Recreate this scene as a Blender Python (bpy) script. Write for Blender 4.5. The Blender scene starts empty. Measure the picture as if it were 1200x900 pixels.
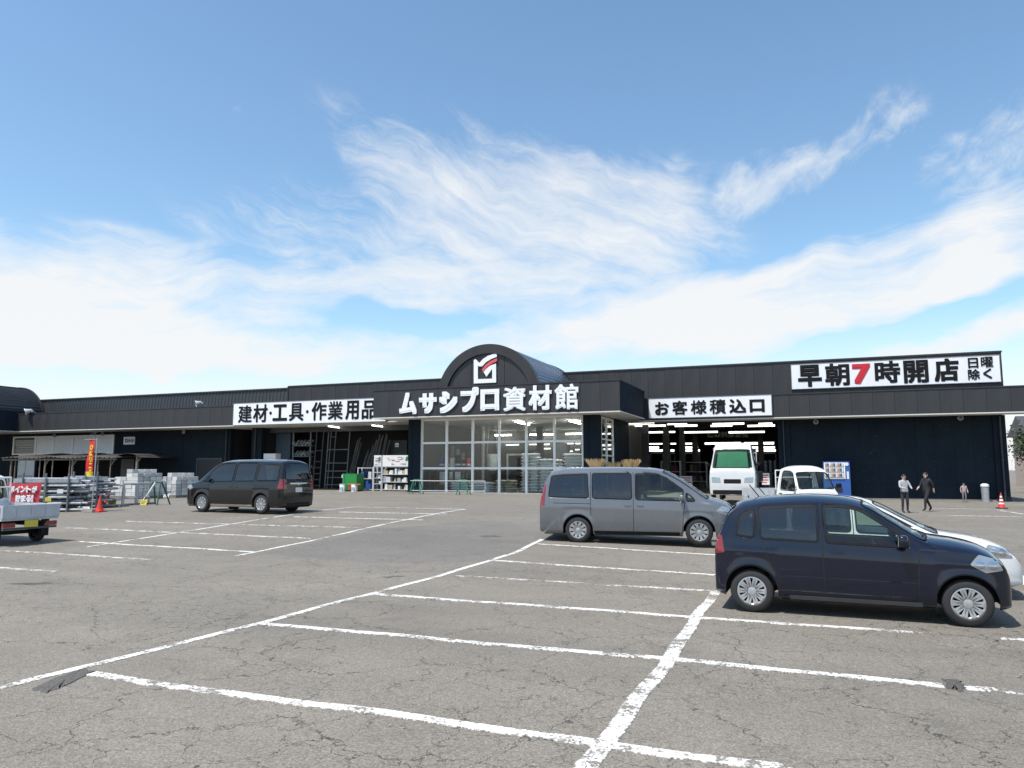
import bpy, bmesh, math, random
from math import sin, cos, pi, radians, sqrt, atan2
from mathutils import Vector, Matrix
from mathutils.bvhtree import BVHTree

random.seed(7)
scene = bpy.context.scene
COL = scene.collection

# ------------------------------------------------------------------ camera
EYE = 1.85
FPX, PITCH, YAW = 874.66, 0.11443, 0.37354          # focal length in photo pixels (1200 wide), tilt up, turn left
R_ = Vector((cos(YAW), sin(YAW), 0))
F_ = Vector((-sin(YAW) * cos(PITCH), cos(YAW) * cos(PITCH), sin(PITCH)))
U_ = R_.cross(F_)
cam = bpy.data.objects.new('camera', bpy.data.cameras.new('camera'))
COL.objects.link(cam)
cam.data.sensor_width = 36
cam.data.lens = 36 * FPX / 1200
cam.data.clip_end = 6000
cam.matrix_world = Matrix(((R_.x, U_.x, -F_.x, 0), (R_.y, U_.y, -F_.y, 0), (R_.z, U_.z, -F_.z, EYE), (0, 0, 0, 1)))
scene.camera = cam

# ------------------------------------------------------------------ sky, sun, exposure
SUN_EL = radians(65)
SUN_DIR = Vector((-sin(radians(30)), -cos(radians(30)), 0)).normalized() * cos(SUN_EL) + Vector((0, 0, sin(SUN_EL)))
SUN_ROT = atan2(SUN_DIR.x, SUN_DIR.y)
vs = scene.view_settings
vs.view_transform = 'Standard'
vs.look = 'None'
vs.gamma = 1
vs.use_curve_mapping = False
vs.exposure = 0.45
scene.cycles.max_bounces = 6
scene.cycles.diffuse_bounces = 3
scene.cycles.glossy_bounces = 3
scene.cycles.transparent_max_bounces = 12
scene.cycles.caustics_reflective = False
scene.cycles.caustics_refractive = False
sun = bpy.data.lights.new('sun', 'SUN')
sun.energy = 4.2
sun.angle = radians(0.55)
sun.color = (1, 0.955, 0.89)
so = bpy.data.objects.new('sun', sun)
COL.objects.link(so)
so.rotation_euler = (-SUN_DIR).to_track_quat('-Z', 'Y').to_euler()
so.location = (-30, -25, 40)

world = bpy.data.worlds.new('World')
scene.world = world
world.use_nodes = True
world.cycles.sampling_method = 'MANUAL'
world.cycles.sample_map_resolution = 256
wt = world.node_tree
for n in list(wt.nodes):
    wt.nodes.remove(n)


class NT:
    """tiny helper to write node graphs"""
    def __init__(s, tree):
        s.t = tree

    def n(s, kind, **kw):
        nd = s.t.nodes.new(kind)
        for k, v in kw.items():
            if k.startswith('i_'):
                key = k[2:]
                key = int(key) if key.isdigit() else key.replace('_', ' ')
                s.set(nd.inputs[key], v)
            else:
                setattr(nd, k, v)
        return nd

    def set(s, sock, v):
        if isinstance(v, bpy.types.NodeSocket):
            s.t.links.new(v, sock)
        else:
            sock.default_value = v

    def math(s, op, a, b=0.0, c=None, clamp=False):
        nd = s.t.nodes.new('ShaderNodeMath')
        nd.operation = op
        nd.use_clamp = clamp
        s.set(nd.inputs[0], a)
        s.set(nd.inputs[1], b)
        if c is not None:
            s.set(nd.inputs[2], c)
        return nd.outputs[0]

    def mapr(s, v, a, b, c=0.0, d=1.0, smooth=False):
        nd = s.t.nodes.new('ShaderNodeMapRange')
        nd.interpolation_type = 'SMOOTHSTEP' if smooth else 'LINEAR'
        for i, x in enumerate((v, a, b, c, d)):
            s.set(nd.inputs[i], x)
        return nd.outputs[0]

    def mix(s, f, a, b, mode='MIX'):
        nd = s.t.nodes.new('ShaderNodeMix')
        nd.data_type = 'RGBA'
        nd.blend_type = mode
        s.set(nd.inputs[0], f)
        s.set(nd.inputs[6], a)
        s.set(nd.inputs[7], b)
        return nd.outputs[2]

    def mapping(s, vec, loc=(0, 0, 0), rot=(0, 0, 0), scale=(1, 1, 1), kind='POINT'):
        nd = s.t.nodes.new('ShaderNodeMapping')
        nd.vector_type = kind
        s.set(nd.inputs[0], vec)
        nd.inputs[1].default_value = loc
        nd.inputs[2].default_value = rot
        nd.inputs[3].default_value = scale
        return nd.outputs[0]

    dim = '3D'

    def noise(s, vec, scale, detail=4, rough=.55, dist=0.0, out=0):
        nd = s.t.nodes.new('ShaderNodeTexNoise')
        nd.noise_dimensions = s.dim
        s.set(nd.inputs['Vector'], vec)
        nd.inputs['Scale'].default_value = scale
        nd.inputs['Detail'].default_value = detail
        nd.inputs['Roughness'].default_value = rough
        nd.inputs['Distortion'].default_value = dist
        return nd.outputs[out]


def build_world():
    g = NT(wt)
    g.dim = '2D'
    sky = g.n('ShaderNodeTexSky', sky_type='NISHITA', sun_disc=False)
    sky.sun_elevation = SUN_EL
    sky.sun_rotation = SUN_ROT
    sky.altitude = 0
    sky.air_density = 1.0
    sky.dust_density = 0.6
    sky.ozone_density = 1.6
    d = g.n('ShaderNodeTexCoord').outputs['Generated']
    sep = g.n('ShaderNodeSeparateXYZ', i_0=d)
    # azimuth measured from +Y towards +X and elevation: coordinates fixed to the sky dome (radians)
    az = g.math('ARCTAN2', sep.outputs[0], sep.outputs[1])
    el = g.math('ARCSINE', sep.outputs[2])
    p = g.n('ShaderNodeCombineXYZ', i_0=az, i_1=el, i_2=0.0).outputs[0]

    def pix(px, py):
        v = (R_ * ((px - 600) / FPX) + U_ * ((450 - py) / FPX) + F_).normalized()
        return atan2(v.x, v.y), math.asin(v.z)

    # soft drift so that the blobs do not read as ellipses
    wv = g.n('ShaderNodeTexNoise', noise_dimensions='2D', i_Vector=g.mapping(p, scale=(1, 1.6, 1)), i_Scale=5.0, i_Detail=3.0, i_Roughness=.55)
    warp = g.n('ShaderNodeVectorMath', operation='SUBTRACT', i_0=wv.outputs['Color'], i_1=(.5, .5, .5)).outputs[0]
    warp = g.n('ShaderNodeVectorMath', operation='SCALE', i_0=warp, i_Scale=.085).outputs[0]
    pw = g.n('ShaderNodeVectorMath', operation='ADD', i_0=p, i_1=warp).outputs[0]

    def blobs(lst):
        tot = None
        for (px, py, rx, ry, ang, w) in lst:
            a, e = pix(px, py)
            m = g.mapping(pw, (a, e, 0), (0, 0, radians(ang)), (rx / FPX, ry / FPX, 1), 'TEXTURE')
            ln = g.n('ShaderNodeVectorMath', operation='LENGTH', i_0=m).outputs['Value']
            v = g.mapr(ln, 1.0, 0.0, 0.0, w, True)
            tot = v if tot is None else g.math('ADD', tot, v)
        return tot

    def streak(ang, sx, sy, sc, seed, mixv):
        """cirrus noise: fibres along ANG blended with soft even mottling"""
        m = g.mapping(p, (seed, seed * .7, 0), (0, 0, radians(-ang)), (1, 1, 1))
        w2 = g.noise(m, 4.5, 4, .55, out=1)
        w2 = g.n('ShaderNodeVectorMath', operation='SCALE', i_0=w2, i_Scale=.10).outputs[0]
        m = g.n('ShaderNodeVectorMath', operation='ADD', i_0=m, i_1=w2).outputs[0]
        fib = g.noise(g.mapping(m, scale=(sx, sy, 1)), sc, 9, .66)
        puff = g.noise(m, sc * 1.9, 8, .62)
        return g.math('ADD', g.math('MULTIPLY', fib, 1 - mixv), g.math('MULTIPLY', puff, mixv))

    # the plume, the low band, the right-hand wisps (pixel centres, radii, tilt, weight)
    plume = blobs([(500, 205, 200, 62, -27, .50), (610, 235, 280, 100, -15, .66), (740, 250, 190, 88, -6, .62), (800, 245, 70, 56, 0, .26),
                   (420, 290, 320, 60, -10, .42), (640, 300, 300, 56, 2, .52), (480, 262, 200, 44, -14, .30)])
    band = blobs([(40, 345, 380, 72, -3, .86), (330, 335, 330, 62, -4, .66), (140, 395, 420, 52, 0, .62), (650, 335, 360, 58, -2, .74),
                  (920, 345, 340, 76, 7, .86), (1150, 305, 200, 88, 22, .76), (1135, 262, 70, 60, 60, .30), (330, 425, 420, 34, 3, .70),
                  (1120, 402, 260, 26, 6, .72), (760, 398, 360, 52, 0, 1.0), (40, 425, 260, 34, 0, .5),
                  (1600, 350, 460, 120, 4, .7), (-500, 330, 520, 110, 3, .7),
                  (480, 377, 180, 26, -3, -1.0), (1090, 370, 230, 24, 13, -.95), (130, 436, 200, 14, 2, -.45),
                  (930, 288, 180, 30, 6, -.30), (250, 372, 160, 12, -2, -.25)])
    wisps = blobs([(898, 215, 80, 50, 36, .68), (972, 165, 62, 32, 24, .58), (1035, 131, 46, 40, 20, .52),
                   (1085, 183, 60, 46, -20, .36), (1155, 190, 42, 70, 0, .28), (1197, 150, 40, 60, 0, .36),
                   (1097, 232, 34, 18, 30, .30), (268, 118, 18, 10, 0, .30), (1130, 215, 30, 30, 0, .2)])
    # the rest of the dome carries the same thin cirrus
    ones = g.mapr(g.math('ABSOLUTE', g.math('ADD', az, YAW)), .85, 1.3, 0, .48, True)
    far = g.math('MULTIPLY', ones, g.mapr(g.noise(p, 1.7, 3), .40, .68))

    s1 = streak(-22, .75, 4.2, 6.5, 3.1, .26)
    s2 = streak(5, .65, 4.4, 5.0, 1.4, .20)
    s3 = streak(38, 1.1, 2.4, 11, 5.2, .45)

    def dens(mask, s, lo, hi, k, top):
        v = g.math('MULTIPLY_ADD', g.math('SUBTRACT', s, .5), k, mask)
        v = g.math('MINIMUM', g.mapr(v, lo, hi, 0, top, False), .96)
        v = g.math('MULTIPLY', v, g.mapr(v, 0, .35, .55, 1))
        return g.math('MULTIPLY', v, g.mapr(mask, 0.0, .22, 0, 1, True))
    d1 = dens(plume, s1, .08, 1.55, 2.6, 1.05)
    d2 = dens(band, s2, .05, 1.12, 2.2, 1.05)
    d3 = dens(wisps, s3, .10, 1.15, 2.2, .9)
    d4 = dens(far, s2, .10, 1.0, 1.1, .9)
    inv = 1.0
    for dd in (d1, d2, d3, d4):
        inv = g.math('MULTIPLY', g.math('SUBTRACT', 1.0, dd), inv)
    cov = g.math('SUBTRACT', 1.0, inv)
    haze = g.mapr(el, .03, .205, .93, 0.0, True)       # pale air low on the horizon
    cov = g.math('MAXIMUM', cov, haze)
    skyc = g.n('ShaderNodeHueSaturation', i_Saturation=1.05, i_Value=1.5, i_Color=sky.outputs[0]).outputs[0]
    skyc = g.mix(1.0, skyc, (.96, 1.035, .98, 1), 'MULTIPLY')
    colr = g.mix(cov, skyc, (6.75, 6.87, 6.95, 1))
    bg = g.n('ShaderNodeBackground', i_Color=colr, i_Strength=.10)
    out = g.n('ShaderNodeOutputWorld')
    wt.links.new(bg.outputs[0], out.inputs[0])


build_world()

# ------------------------------------------------------------------ pixel -> place helpers


def ray(px, py):
    return R_ * ((px - 600) / FPX) + U_ * ((450 - py) / FPX) + F_


def sstep(a, b, x):
    t = min(1, max(0, (x - a) / (b - a)))
    return t * t * (3 - 2 * t)


def gz(x, y):
    """height of the lot: it climbs gently towards the left half of the shop"""
    return .36 * sstep(1.5, -10, x) * sstep(11, 25, y) + .04 * sstep(20, 44, y)


def gp(px, py):
    """where the view line through a pixel meets the lot"""
    d = ray(px, py)
    t = -EYE / d.z if d.z < 0 else 100
    for _ in range(40):
        z = gz(d.x * t, d.y * t)
        t = .5 * t + .5 * (z - EYE) / d.z
    return Vector((d.x * t, d.y * t, gz(d.x * t, d.y * t)))


def pl(px, py, Y):
    """where it meets a plane parallel to the shop front at distance Y: (X, Z)"""
    d = ray(px, py)
    t = Y / d.y
    return d.x * t, d.z * t + EYE


# ------------------------------------------------------------------ materials
MATS = {}


def mat(name, col, rough=.55, metal=0.0, var=.12, vscale=3.0, bump=0.0, bscale=60.0, coat=0.0, spec=.5, emit=0.0, stretch=(1, 1, 1)):
    if name in MATS:
        return MATS[name]
    m = bpy.data.materials.new(name)
    m.use_nodes = True
    t = m.node_tree
    g = NT(t)
    b = t.nodes['Principled BSDF']
    co = g.mapping(g.n('ShaderNodeTexCoord').outputs['Object'], scale=stretch)
    nz = g.noise(co, vscale, 5, .6)
    f = g.mapr(nz, .3, .7, 0, 1)
    lo = tuple(c * (1 - var) for c in col[:3]) + (1,)
    hi = tuple(min(1, c * (1 + var)) for c in col[:3]) + (1,)
    c = g.mix(f, lo, hi)
    t.links.new(c, b.inputs['Base Color'])
    rr = g.mapr(nz, .3, .7, max(.02, rough - .07), min(1, rough + .07))
    t.links.new(rr, b.inputs['Roughness'])
    b.inputs['Metallic'].default_value = metal
    b.inputs['Coat Weight'].default_value = coat
    b.inputs['Coat Roughness'].default_value = .03
    b.inputs['Coat IOR'].default_value = 1.5
    b.inputs['Specular IOR Level'].default_value = spec
    if emit:
        b.inputs['Emission Color'].default_value = tuple(col[:3]) + (1,)
        b.inputs['Emission Strength'].default_value = emit
    if bump:
        bn = g.n('ShaderNodeBump', i_Strength=bump, i_Distance=.01, i_Height=g.noise(co, bscale, 6, .65))
        t.links.new(bn.outputs[0], b.inputs['Normal'])
    MATS[name] = m
    return m


def glass_mat(name, tint, trans=.8, rough=.02, refl=1.0, f0=.03):
    """thin pane: clear view through, sky reflected by angle"""
    if name in MATS:
        return MATS[name]
    m = bpy.data.materials.new(name)
    m.use_nodes = True
    t = m.node_tree
    for n in list(t.nodes):
        t.nodes.remove(n)
    g = NT(t)
    tr = g.n('ShaderNodeBsdfTransparent', i_Color=tuple(c * trans for c in tint) + (1,))
    gl = g.n('ShaderNodeBsdfGlossy', i_Roughness=rough, i_Color=(refl, refl, refl, 1))
    lw = g.n('ShaderNodeLayerWeight', i_Blend=.5)
    sm = g.mapr(g.noise(g.n('ShaderNodeTexCoord').outputs['Object'], 2.5, 3), .4, .7, rough, rough + .03)
    t.links.new(sm, gl.inputs['Roughness'])
    f = g.math('MULTIPLY_ADD', g.math('POWER', lw.outputs['Facing'], 4.5), .75 * refl, f0)
    mx = g.n('ShaderNodeMixShader', i_0=f)
    t.links.new(tr.outputs[0], mx.inputs[1])
    t.links.new(gl.outputs[0], mx.inputs[2])
    o = g.n('ShaderNodeOutputMaterial')
    t.links.new(mx.outputs[0], o.inputs[0])
    MATS[name] = m
    return m


def asphalt_nodes(g, base, dark=1.0, crack=1.0):
    """weathered asphalt colour and bump height: aggregate, mottling, map cracking"""
    co = g.n('ShaderNodeTexCoord').outputs['Object']
    geo = g.n('ShaderNodeNewGeometry').outputs['Position']
    g.dim = '2D'
    big = g.noise(geo, .16, 4, .6)
    mid = g.noise(geo, 1.1, 5, .65)
    agg = g.n('ShaderNodeTexVoronoi', voronoi_dimensions='2D', i_Vector=geo, i_Scale=85.0)
    fine = g.noise(geo, 55, 3, .75)
    sp = g.n('ShaderNodeSeparateColor', i_0=agg.outputs['Color']).outputs[0]
    v = g.math('MULTIPLY', g.mapr(big, .3, .72, .91, 1.08), g.mapr(mid, .3, .7, .94, 1.06))
    v = g.math('MULTIPLY', v, g.mapr(sp, 0, 1, .76, 1.24))
    v = g.math('MULTIPLY', v, g.mapr(fine, .28, .74, .74, 1.26))
    v = g.math('MULTIPLY', v, g.mapr(g.noise(geo, 16, 3, .7), .3, .7, .90, 1.10))
    # oil spots, tyre-darkened lanes and bleached areas
    oil = g.mapr(g.noise(g.mapping(geo, (31, 7, 0)), .9, 4, .55), .63, .76, 1.0, .84)
    lane = g.mapr(g.noise(g.mapping(geo, (3, 19, 0), (0, 0, .12), (.10, .75, 1)), 1.0, 4, .6), .34, .68, .94, 1.05)
    v = g.math('MULTIPLY', v, g.math('MULTIPLY', oil, lane))
    # stone chips worn bright
    chips = g.mapr(g.noise(geo, 120, 2, .5), .66, .74, 0, .5)
    # cracks
    wob = g.noise(geo, 2.2, 4, .65, out=1)
    wob = g.n('ShaderNodeVectorMath', operation='SCALE', i_0=wob, i_Scale=.55).outputs[0]
    cw = g.n('ShaderNodeVectorMath', operation='ADD', i_0=geo, i_1=wob).outputs[0]

    def cracks(scale, width, m0, m1, nseed):
        vo = g.n('ShaderNodeTexVoronoi', voronoi_dimensions='2D', feature='DISTANCE_TO_EDGE', i_Vector=cw, i_Scale=scale)
        msk = g.mapr(g.noise(g.mapping(geo, (nseed, nseed, 0)), .34, 4, .62), m0, m1, 0, 1)
        thin = g.mapr(g.noise(geo, 5, 2), .30, .44, .15, 1)
        return g.math('MULTIPLY', g.math('MULTIPLY', g.mapr(vo.outputs['Distance'], width * .35, width, 1, 0), msk), thin)
    c1 = cracks(.62, .0062, .30, .42, 3)
    c2 = cracks(1.9, .013, .40, .54, 9)
    c3 = cracks(4.6, .024, .52, .64, 17)
    ck = g.math('MULTIPLY', g.math('MAXIMUM', g.math('MAXIMUM', c1, c2), g.math('MULTIPLY', c3, .7)), crack)
    b = tuple(x * dark for x in base)
    col = g.mix(1.0, b + (1,), g.n('ShaderNodeCombineColor', i_0=v, i_1=v, i_2=v).outputs[0], 'MULTIPLY')
    col = g.mix(chips, col, (.42, .41, .39, 1))
    col = g.mix(g.math('MULTIPLY', ck, .78), col, (.028, .027, .026, 1))
    h = g.math('ADD', g.math('MULTIPLY', sp, .5), g.math('MULTIPLY', fine, .8))
    h = g.math('SUBTRACT', h, g.math('MULTIPLY', ck, 1.6))
    return col, h, ck, geo


def asphalt_mat(name, base, dark=1.0, crack=1.0, bump=.5):
    m = bpy.data.materials.new(name)
    m.use_nodes = True
    g = NT(m.node_tree)
    b = m.node_tree.nodes['Principled BSDF']
    col, h, ck, geo = asphalt_nodes(g, base, dark, crack)
    m.node_tree.links.new(col, b.inputs['Base Color'])
    b.inputs['Roughness'].default_value = .88
    b.inputs['Specular IOR Level'].default_value = .3
    bn = g.n('ShaderNodeBump', i_Strength=bump, i_Distance=.006, i_Height=h)
    m.node_tree.links.new(bn.outputs[0], b.inputs['Normal'])
    MATS[name] = m
    return m


def paint_mat(name, base, wear):
    """road paint: chipped along cracks and rubbed through in patches"""
    m = bpy.data.materials.new(name)
    m.use_nodes = True
    g = NT(m.node_tree)
    b = m.node_tree.nodes['Principled BSDF']
    col, h, ck, geo = asphalt_nodes(g, base)
    n1 = g.noise(geo, 26, 5, .7)
    n2 = g.noise(geo, 1.6, 4, .6)
    n3 = g.noise(geo, 7, 4, .7)
    k = g.math('ADD', g.math('MULTIPLY', n1, .55), g.math('ADD', g.math('MULTIPLY', n2, .55), g.math('MULTIPLY', n3, .45)))
    gone = g.mapr(k, .98 - wear, 1.03 - wear, 0, 1)
    # edges fray
    uv = g.n('ShaderNodeSeparateXYZ', i_0=g.n('ShaderNodeUVMap').outputs[0]).outputs[1]
    edge = g.math('ABSOLUTE', g.math('MULTIPLY_ADD', uv, 2.0, -1.0))
    fray = g.mapr(g.math('ADD', edge, g.math('MULTIPLY', g.math('SUBTRACT', g.math('ADD', n1, n3), 1.0), 1.1)), .88, .98, 0, 1)
    gone = g.math('MAXIMUM', gone, fray)
    gone = g.math('MAXIMUM', gone, g.math('MULTIPLY', ck, .8))
    wob = g.n('ShaderNodeVectorMath', operation='SCALE', i_0=g.noise(geo, 5, 4, .6, out=1), i_Scale=.3).outputs[0]
    v2 = g.n('ShaderNodeTexVoronoi', voronoi_dimensions='2D', feature='DISTANCE_TO_EDGE', i_Vector=g.n('ShaderNodeVectorMath', operation='ADD', i_0=geo, i_1=wob).outputs[0], i_Scale=5.5)
    ck2 = g.math('MULTIPLY', g.mapr(v2.outputs['Distance'], .012, .035, 1, 0), g.mapr(n2, .34, .52, 0, 1))
    gone = g.math('MAXIMUM', gone, g.math('MULTIPLY', ck2, .8))
    white = g.mix(g.mapr(n3, .3, .7, 0, 1), (.54, .535, .51, 1), (.74, .735, .71, 1))
    c = g.mix(gone, white, col)
    m.node_tree.links.new(c, b.inputs['Base Color'])
    b.inputs['Roughness'].default_value = .8
    bn = g.n('ShaderNodeBump', i_Strength=.3, i_Distance=.005, i_Height=h)
    m.node_tree.links.new(bn.outputs[0], b.inputs['Normal'])
    MATS[name] = m
    return m


ASPH = (.184, .166, .140)
M_ASPHALT = asphalt_mat('weathered asphalt', ASPH)
M_PATCH = asphalt_mat('newer asphalt', (.172, .160, .143), .9, .6, .35)
M_TAR = asphalt_mat('fresh tar patch', (.095, .09, .083), 1, .3, .9)
M_RUBBLE = asphalt_mat('broken asphalt', (.195, .176, .15), 1, 2.2, 1.0)
M_PAINT = paint_mat('worn road paint', ASPH, .178)
M_PAINT2 = paint_mat('rubbed road paint', ASPH, .235)

BLACKP = mat('black metal panel', (.036, .036, .0385), .42, 0, .22, 1.1, .12, 6, spec=.4, stretch=(1, 1, .14))
BLACKR = mat('black ribbed roofing', (.034, .035, .038), .45, .0, .15, .5, .1, 8)
DARKBACK = mat('dark joint backing', (.022, .022, .024), .8)
SOFFIT = mat('soffit board', (.74, .72, .67), .7, 0, .05, .8)
TRIM = mat('drip edge metal', (.62, .61, .57), .5, 0, .05)
FRAMEW = mat('white aluminium frame', (.90, .90, .87), .4, 0, .05)
FLOORC = mat('concrete apron', (.34, .33, .31), .85, 0, .12, 1.5, .3, 40)
SIGNW = mat('white sign sheet', (.81, .825, .85), .4, 0, .05, 1.6, stretch=(1, 1, .15))
LETB = mat('black sign letter', (.010, .010, .011), .7, 0, .05, spec=.2)
LETW = mat('white sign letter', (.82, .84, .87), .35, 0, .02)
LETR = mat('red sign letter', (.55, .02, .035), .4, 0, .05)
REDL = mat('faded red enamel', (.62, .10, .11), .4, 0, .05)
GALV = mat('galvanised steel', (.42, .44, .46), .42, .55, .18, 6)
DSTEEL = mat('dark steel', (.06, .062, .068), .5, .3, .2, 6)
GSTEEL = mat('grey painted steel', (.17, .18, .20), .5, .2, .2, 6)
TIMBER = mat('weathered timber', (.20, .165, .13), .8, 0, .3, 3, .3, 30, stretch=(4, 4, .6))
BLOCKM = mat('concrete block', (.54, .54, .525), .9, 0, .16, 1.3, .4, 70)
BLOCKD = mat('damp concrete block', (.42, .425, .43), .9, 0, .18, 1.6, .4, 70)
REDP = mat('red plastic', (.62, .045, .03), .45, 0, .12)
WHITEP = mat('white plastic', (.72, .72, .71), .4, 0, .06)
BLACKPL = mat('black plastic', (.018, .018, .019), .5, 0, .1)
GREENS = mat('green enamel steel', (.02, .20, .09), .45, 0, .12)
GREENB = mat('green crate panel', (.012, .21, .045), .45, 0, .1)
ORANGE = mat('orange plastic', (.60, .16, .05), .5, 0, .1)
YELLOW = mat('yellow card', (.62, .50, .08), .6, 0, .08)
PAPER = mat('white card', (.74, .74, .72), .7, 0, .05)
RUBBER = mat('tyre rubber', (.022, .022, .023), .75, 0, .2, 9)
TAN = mat('straw bristles', (.46, .33, .17), .9, 0, .3, 40, .4, 90)
SACKW = mat('white woven sack', (.76, .79, .79), .7, 0, .1, 5, .4, 12)
SACKT = mat('tan paper sack', (.55, .49, .38), .75, 0, .12, 5, .4, 12)
TUBE = mat('lit fluorescent tube', (1.0, .97, .90), .5, 0, .0, emit=2.6)
TUBEP = mat('bright fluorescent tube', (1.0, .97, .91), .5, 0, .0, emit=24)
TUBED = mat('far lit fluorescent tube', (1.0, .98, .93), .5, 0, .0, emit=1.9)
INTW = mat('interior wall board', (.12, .12, .115), .8, 0, .08, 1)
INTC = mat('interior ceiling board', (.78, .77, .74), .85, 0, .05, 1)
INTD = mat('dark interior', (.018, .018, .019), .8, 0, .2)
BLUEP = mat('blue enamel', (.03, .10, .36), .4, 0, .1)
SKIN = mat('skin', (.52, .33, .25), .55, 0, .06)
HAIR = mat('dark hair', (.018, .014, .012), .6, 0, .2)
GLASS = glass_mat('shop glass', (.95, .98, .97), .96)


def navy_mat():
    """dark navy wall panels with chipped, scuffed paint low down"""
    m = bpy.data.materials.new('navy siding')
    m.use_nodes = True
    g = NT(m.node_tree)
    b = m.node_tree.nodes['Principled BSDF']
    geo = g.n('ShaderNodeNewGeometry').outputs['Position']
    n = g.noise(geo, .8, 5, .65)
    c = g.mix(g.mapr(n, .3, .7), (.008, .016, .025, 1), (.014, .024, .035, 1))
    sp = g.noise(geo, 9, 6, .75)
    patch = g.noise(g.mapping(geo, scale=(.55, 1, .8)), 1.0, 3, .6)
    ch = g.math('MULTIPLY', g.mapr(sp, .63, .68), g.mapr(patch, .54, .64))
    c = g.mix(g.math('MULTIPLY', ch, .75), c, (.16, .17, .17, 1))
    m.node_tree.links.new(c, b.inputs['Base Color'])
    b.inputs['Roughness'].default_value = .75
    b.inputs['Specular IOR Level'].default_value = .15
    bn = g.n('ShaderNodeBump', i_Strength=.5, i_Distance=.015, i_Height=g.noise(geo, 11, 5, .75))
    m.node_tree.links.new(bn.outputs[0], b.inputs['Normal'])
    MATS['navy'] = m
    return m


NAVY = navy_mat()

# ------------------------------------------------------------------ mesh builder
WL = {}


class MB:
    def __init__(s):
        s.v = []
        s.f = []
        s.m = []

    def add(s, vs, fs, mi=0):
        b = len(s.v)
        s.v += [Vector(v) for v in vs]
        s.f += [tuple(b + i for i in f) for f in fs]
        s.m += [mi] * len(fs)
        return s

    def box(s, x0, x1, y0, y1, z0, z1, mi=0):
        v = [(x, y, z) for z in (z0, z1) for y in (y0, y1) for x in (x0, x1)]
        return s.add(v, [(0, 2, 3, 1), (4, 5, 7, 6), (0, 1, 5, 4), (2, 6, 7, 3), (0, 4, 6, 2), (1, 3, 7, 5)], mi)

    def obox(s, c, size, rot=None, mi=0):
        hx, hy, hz = (k / 2 for k in size)
        v = [Vector((x, y, z)) for z in (-hz, hz) for y in (-hy, hy) for x in (-hx, hx)]
        if rot is not None:
            v = [rot @ q for q in v]
        v = [q + Vector(c) for q in v]
        return s.add(v, [(0, 2, 3, 1), (4, 5, 7, 6), (0, 1, 5, 4), (2, 6, 7, 3), (0, 4, 6, 2), (1, 3, 7, 5)], mi)

    def cyl(s, p0, p1, r, n=10, r2=None, mi=0, cap=True):
        p0, p1 = Vector(p0), Vector(p1)
        r2 = r if r2 is None else r2
        d = (p1 - p0).normalized()
        a = d.orthogonal().normalized()
        b = d.cross(a)
        v = []
        for p, rr in ((p0, r), (p1, r2)):
            v += [p + a * (rr * cos(2 * pi * i / n)) + b * (rr * sin(2 * pi * i / n)) for i in range(n)]
        f = [(i, (i + 1) % n, n + (i + 1) % n, n + i) for i in range(n)]
        if cap:
            f += [tuple(range(n - 1, -1, -1)), tuple(range(n, 2 * n))]
        return s.add(v, f, mi)

    def tube(s, pts, r, n=8, mi=0):
        for a, b in zip(pts, pts[1:]):
            s.cyl(a, b, r, n, mi=mi)
        return s

    def lathe(s, prof, n=24, axis='z', c=(0, 0, 0), mi=0):
        """PROF: (radius, height) pairs"""
        c = Vector(c)
        v = []
        for r, h in prof:
            for i in range(n):
                a = 2 * pi * i / n
                q = (r * cos(a), r * sin(a), h)
                if axis == 'y':
                    q = (q[0], h, q[1])
                elif axis == 'x':
                    q = (h, q[0], q[1])
                v.append(c + Vector(q))
        f = []
        for k in range(len(prof) - 1):
            for i in range(n):
                f.append((k * n + i, k * n + (i + 1) % n, (k + 1) * n + (i + 1) % n, (k + 1) * n + i))
        return s.add(v, f, mi)

    def prism(s, poly, y0, y1, mi=0):
        """POLY in (x, z), given thickness along y"""
        n = len(poly)
        v = [(x, y0, z) for x, z in poly] + [(x, y1, z) for x, z in poly]
        f = [tuple(range(n)), tuple(range(2 * n - 1, n - 1, -1))]
        f += [(i, n + i, n + (i + 1) % n, (i + 1) % n) for i in range(n)]
        return s.add(v, f, mi)

    def mesh(s, name, mats, smooth=None):
        me = bpy.data.meshes.new(name)
        me.from_pydata([tuple(v) for v in s.v], [], s.f)
        for mt in (mats if isinstance(mats, (list, tuple)) else [mats]):
            me.materials.append(mt)
        if any(s.m):
            me.polygons.foreach_set('material_index', s.m)
        bm = bmesh.new()
        bm.from_mesh(me)
        bmesh.ops.recalc_face_normals(bm, faces=bm.faces)
        bm.to_mesh(me)
        bm.free()
        if smooth is not None:
            me.polygons.foreach_set('use_smooth', [True] * len(me.polygons))
            me.set_sharp_from_angle(angle=radians(smooth))
        return me

    def build(s, name, mats, parent=None, local=False, smooth=None):
        off = Vector((0, 0, 0))
        if parent is not None and not local:
            off = WL.get(parent.name, Vector((0, 0, 0)))
        if off.length:
            s.v = [v - off for v in s.v]
        o = bpy.data.objects.new(name, s.mesh(name, mats, smooth))
        COL.objects.link(o)
        o.parent = parent
        WL[o.name] = off.copy()
        return o


def thing(name, label, cat, loc=(0, 0, 0), rz=0.0, group=None):
    o = bpy.data.objects.new(name, None)
    COL.objects.link(o)
    o.empty_display_size = .2
    o.location = loc
    o.rotation_euler = (0, 0, rz)
    WL[o.name] = Vector(loc)
    tag(o, label, cat, group)
    return o


def tag(o, label=None, cat=None, group=None, kind=None):
    for k, v in (('label', label), ('category', cat), ('group', group), ('kind', kind)):
        if v:
            o[k] = v
    return o


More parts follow.
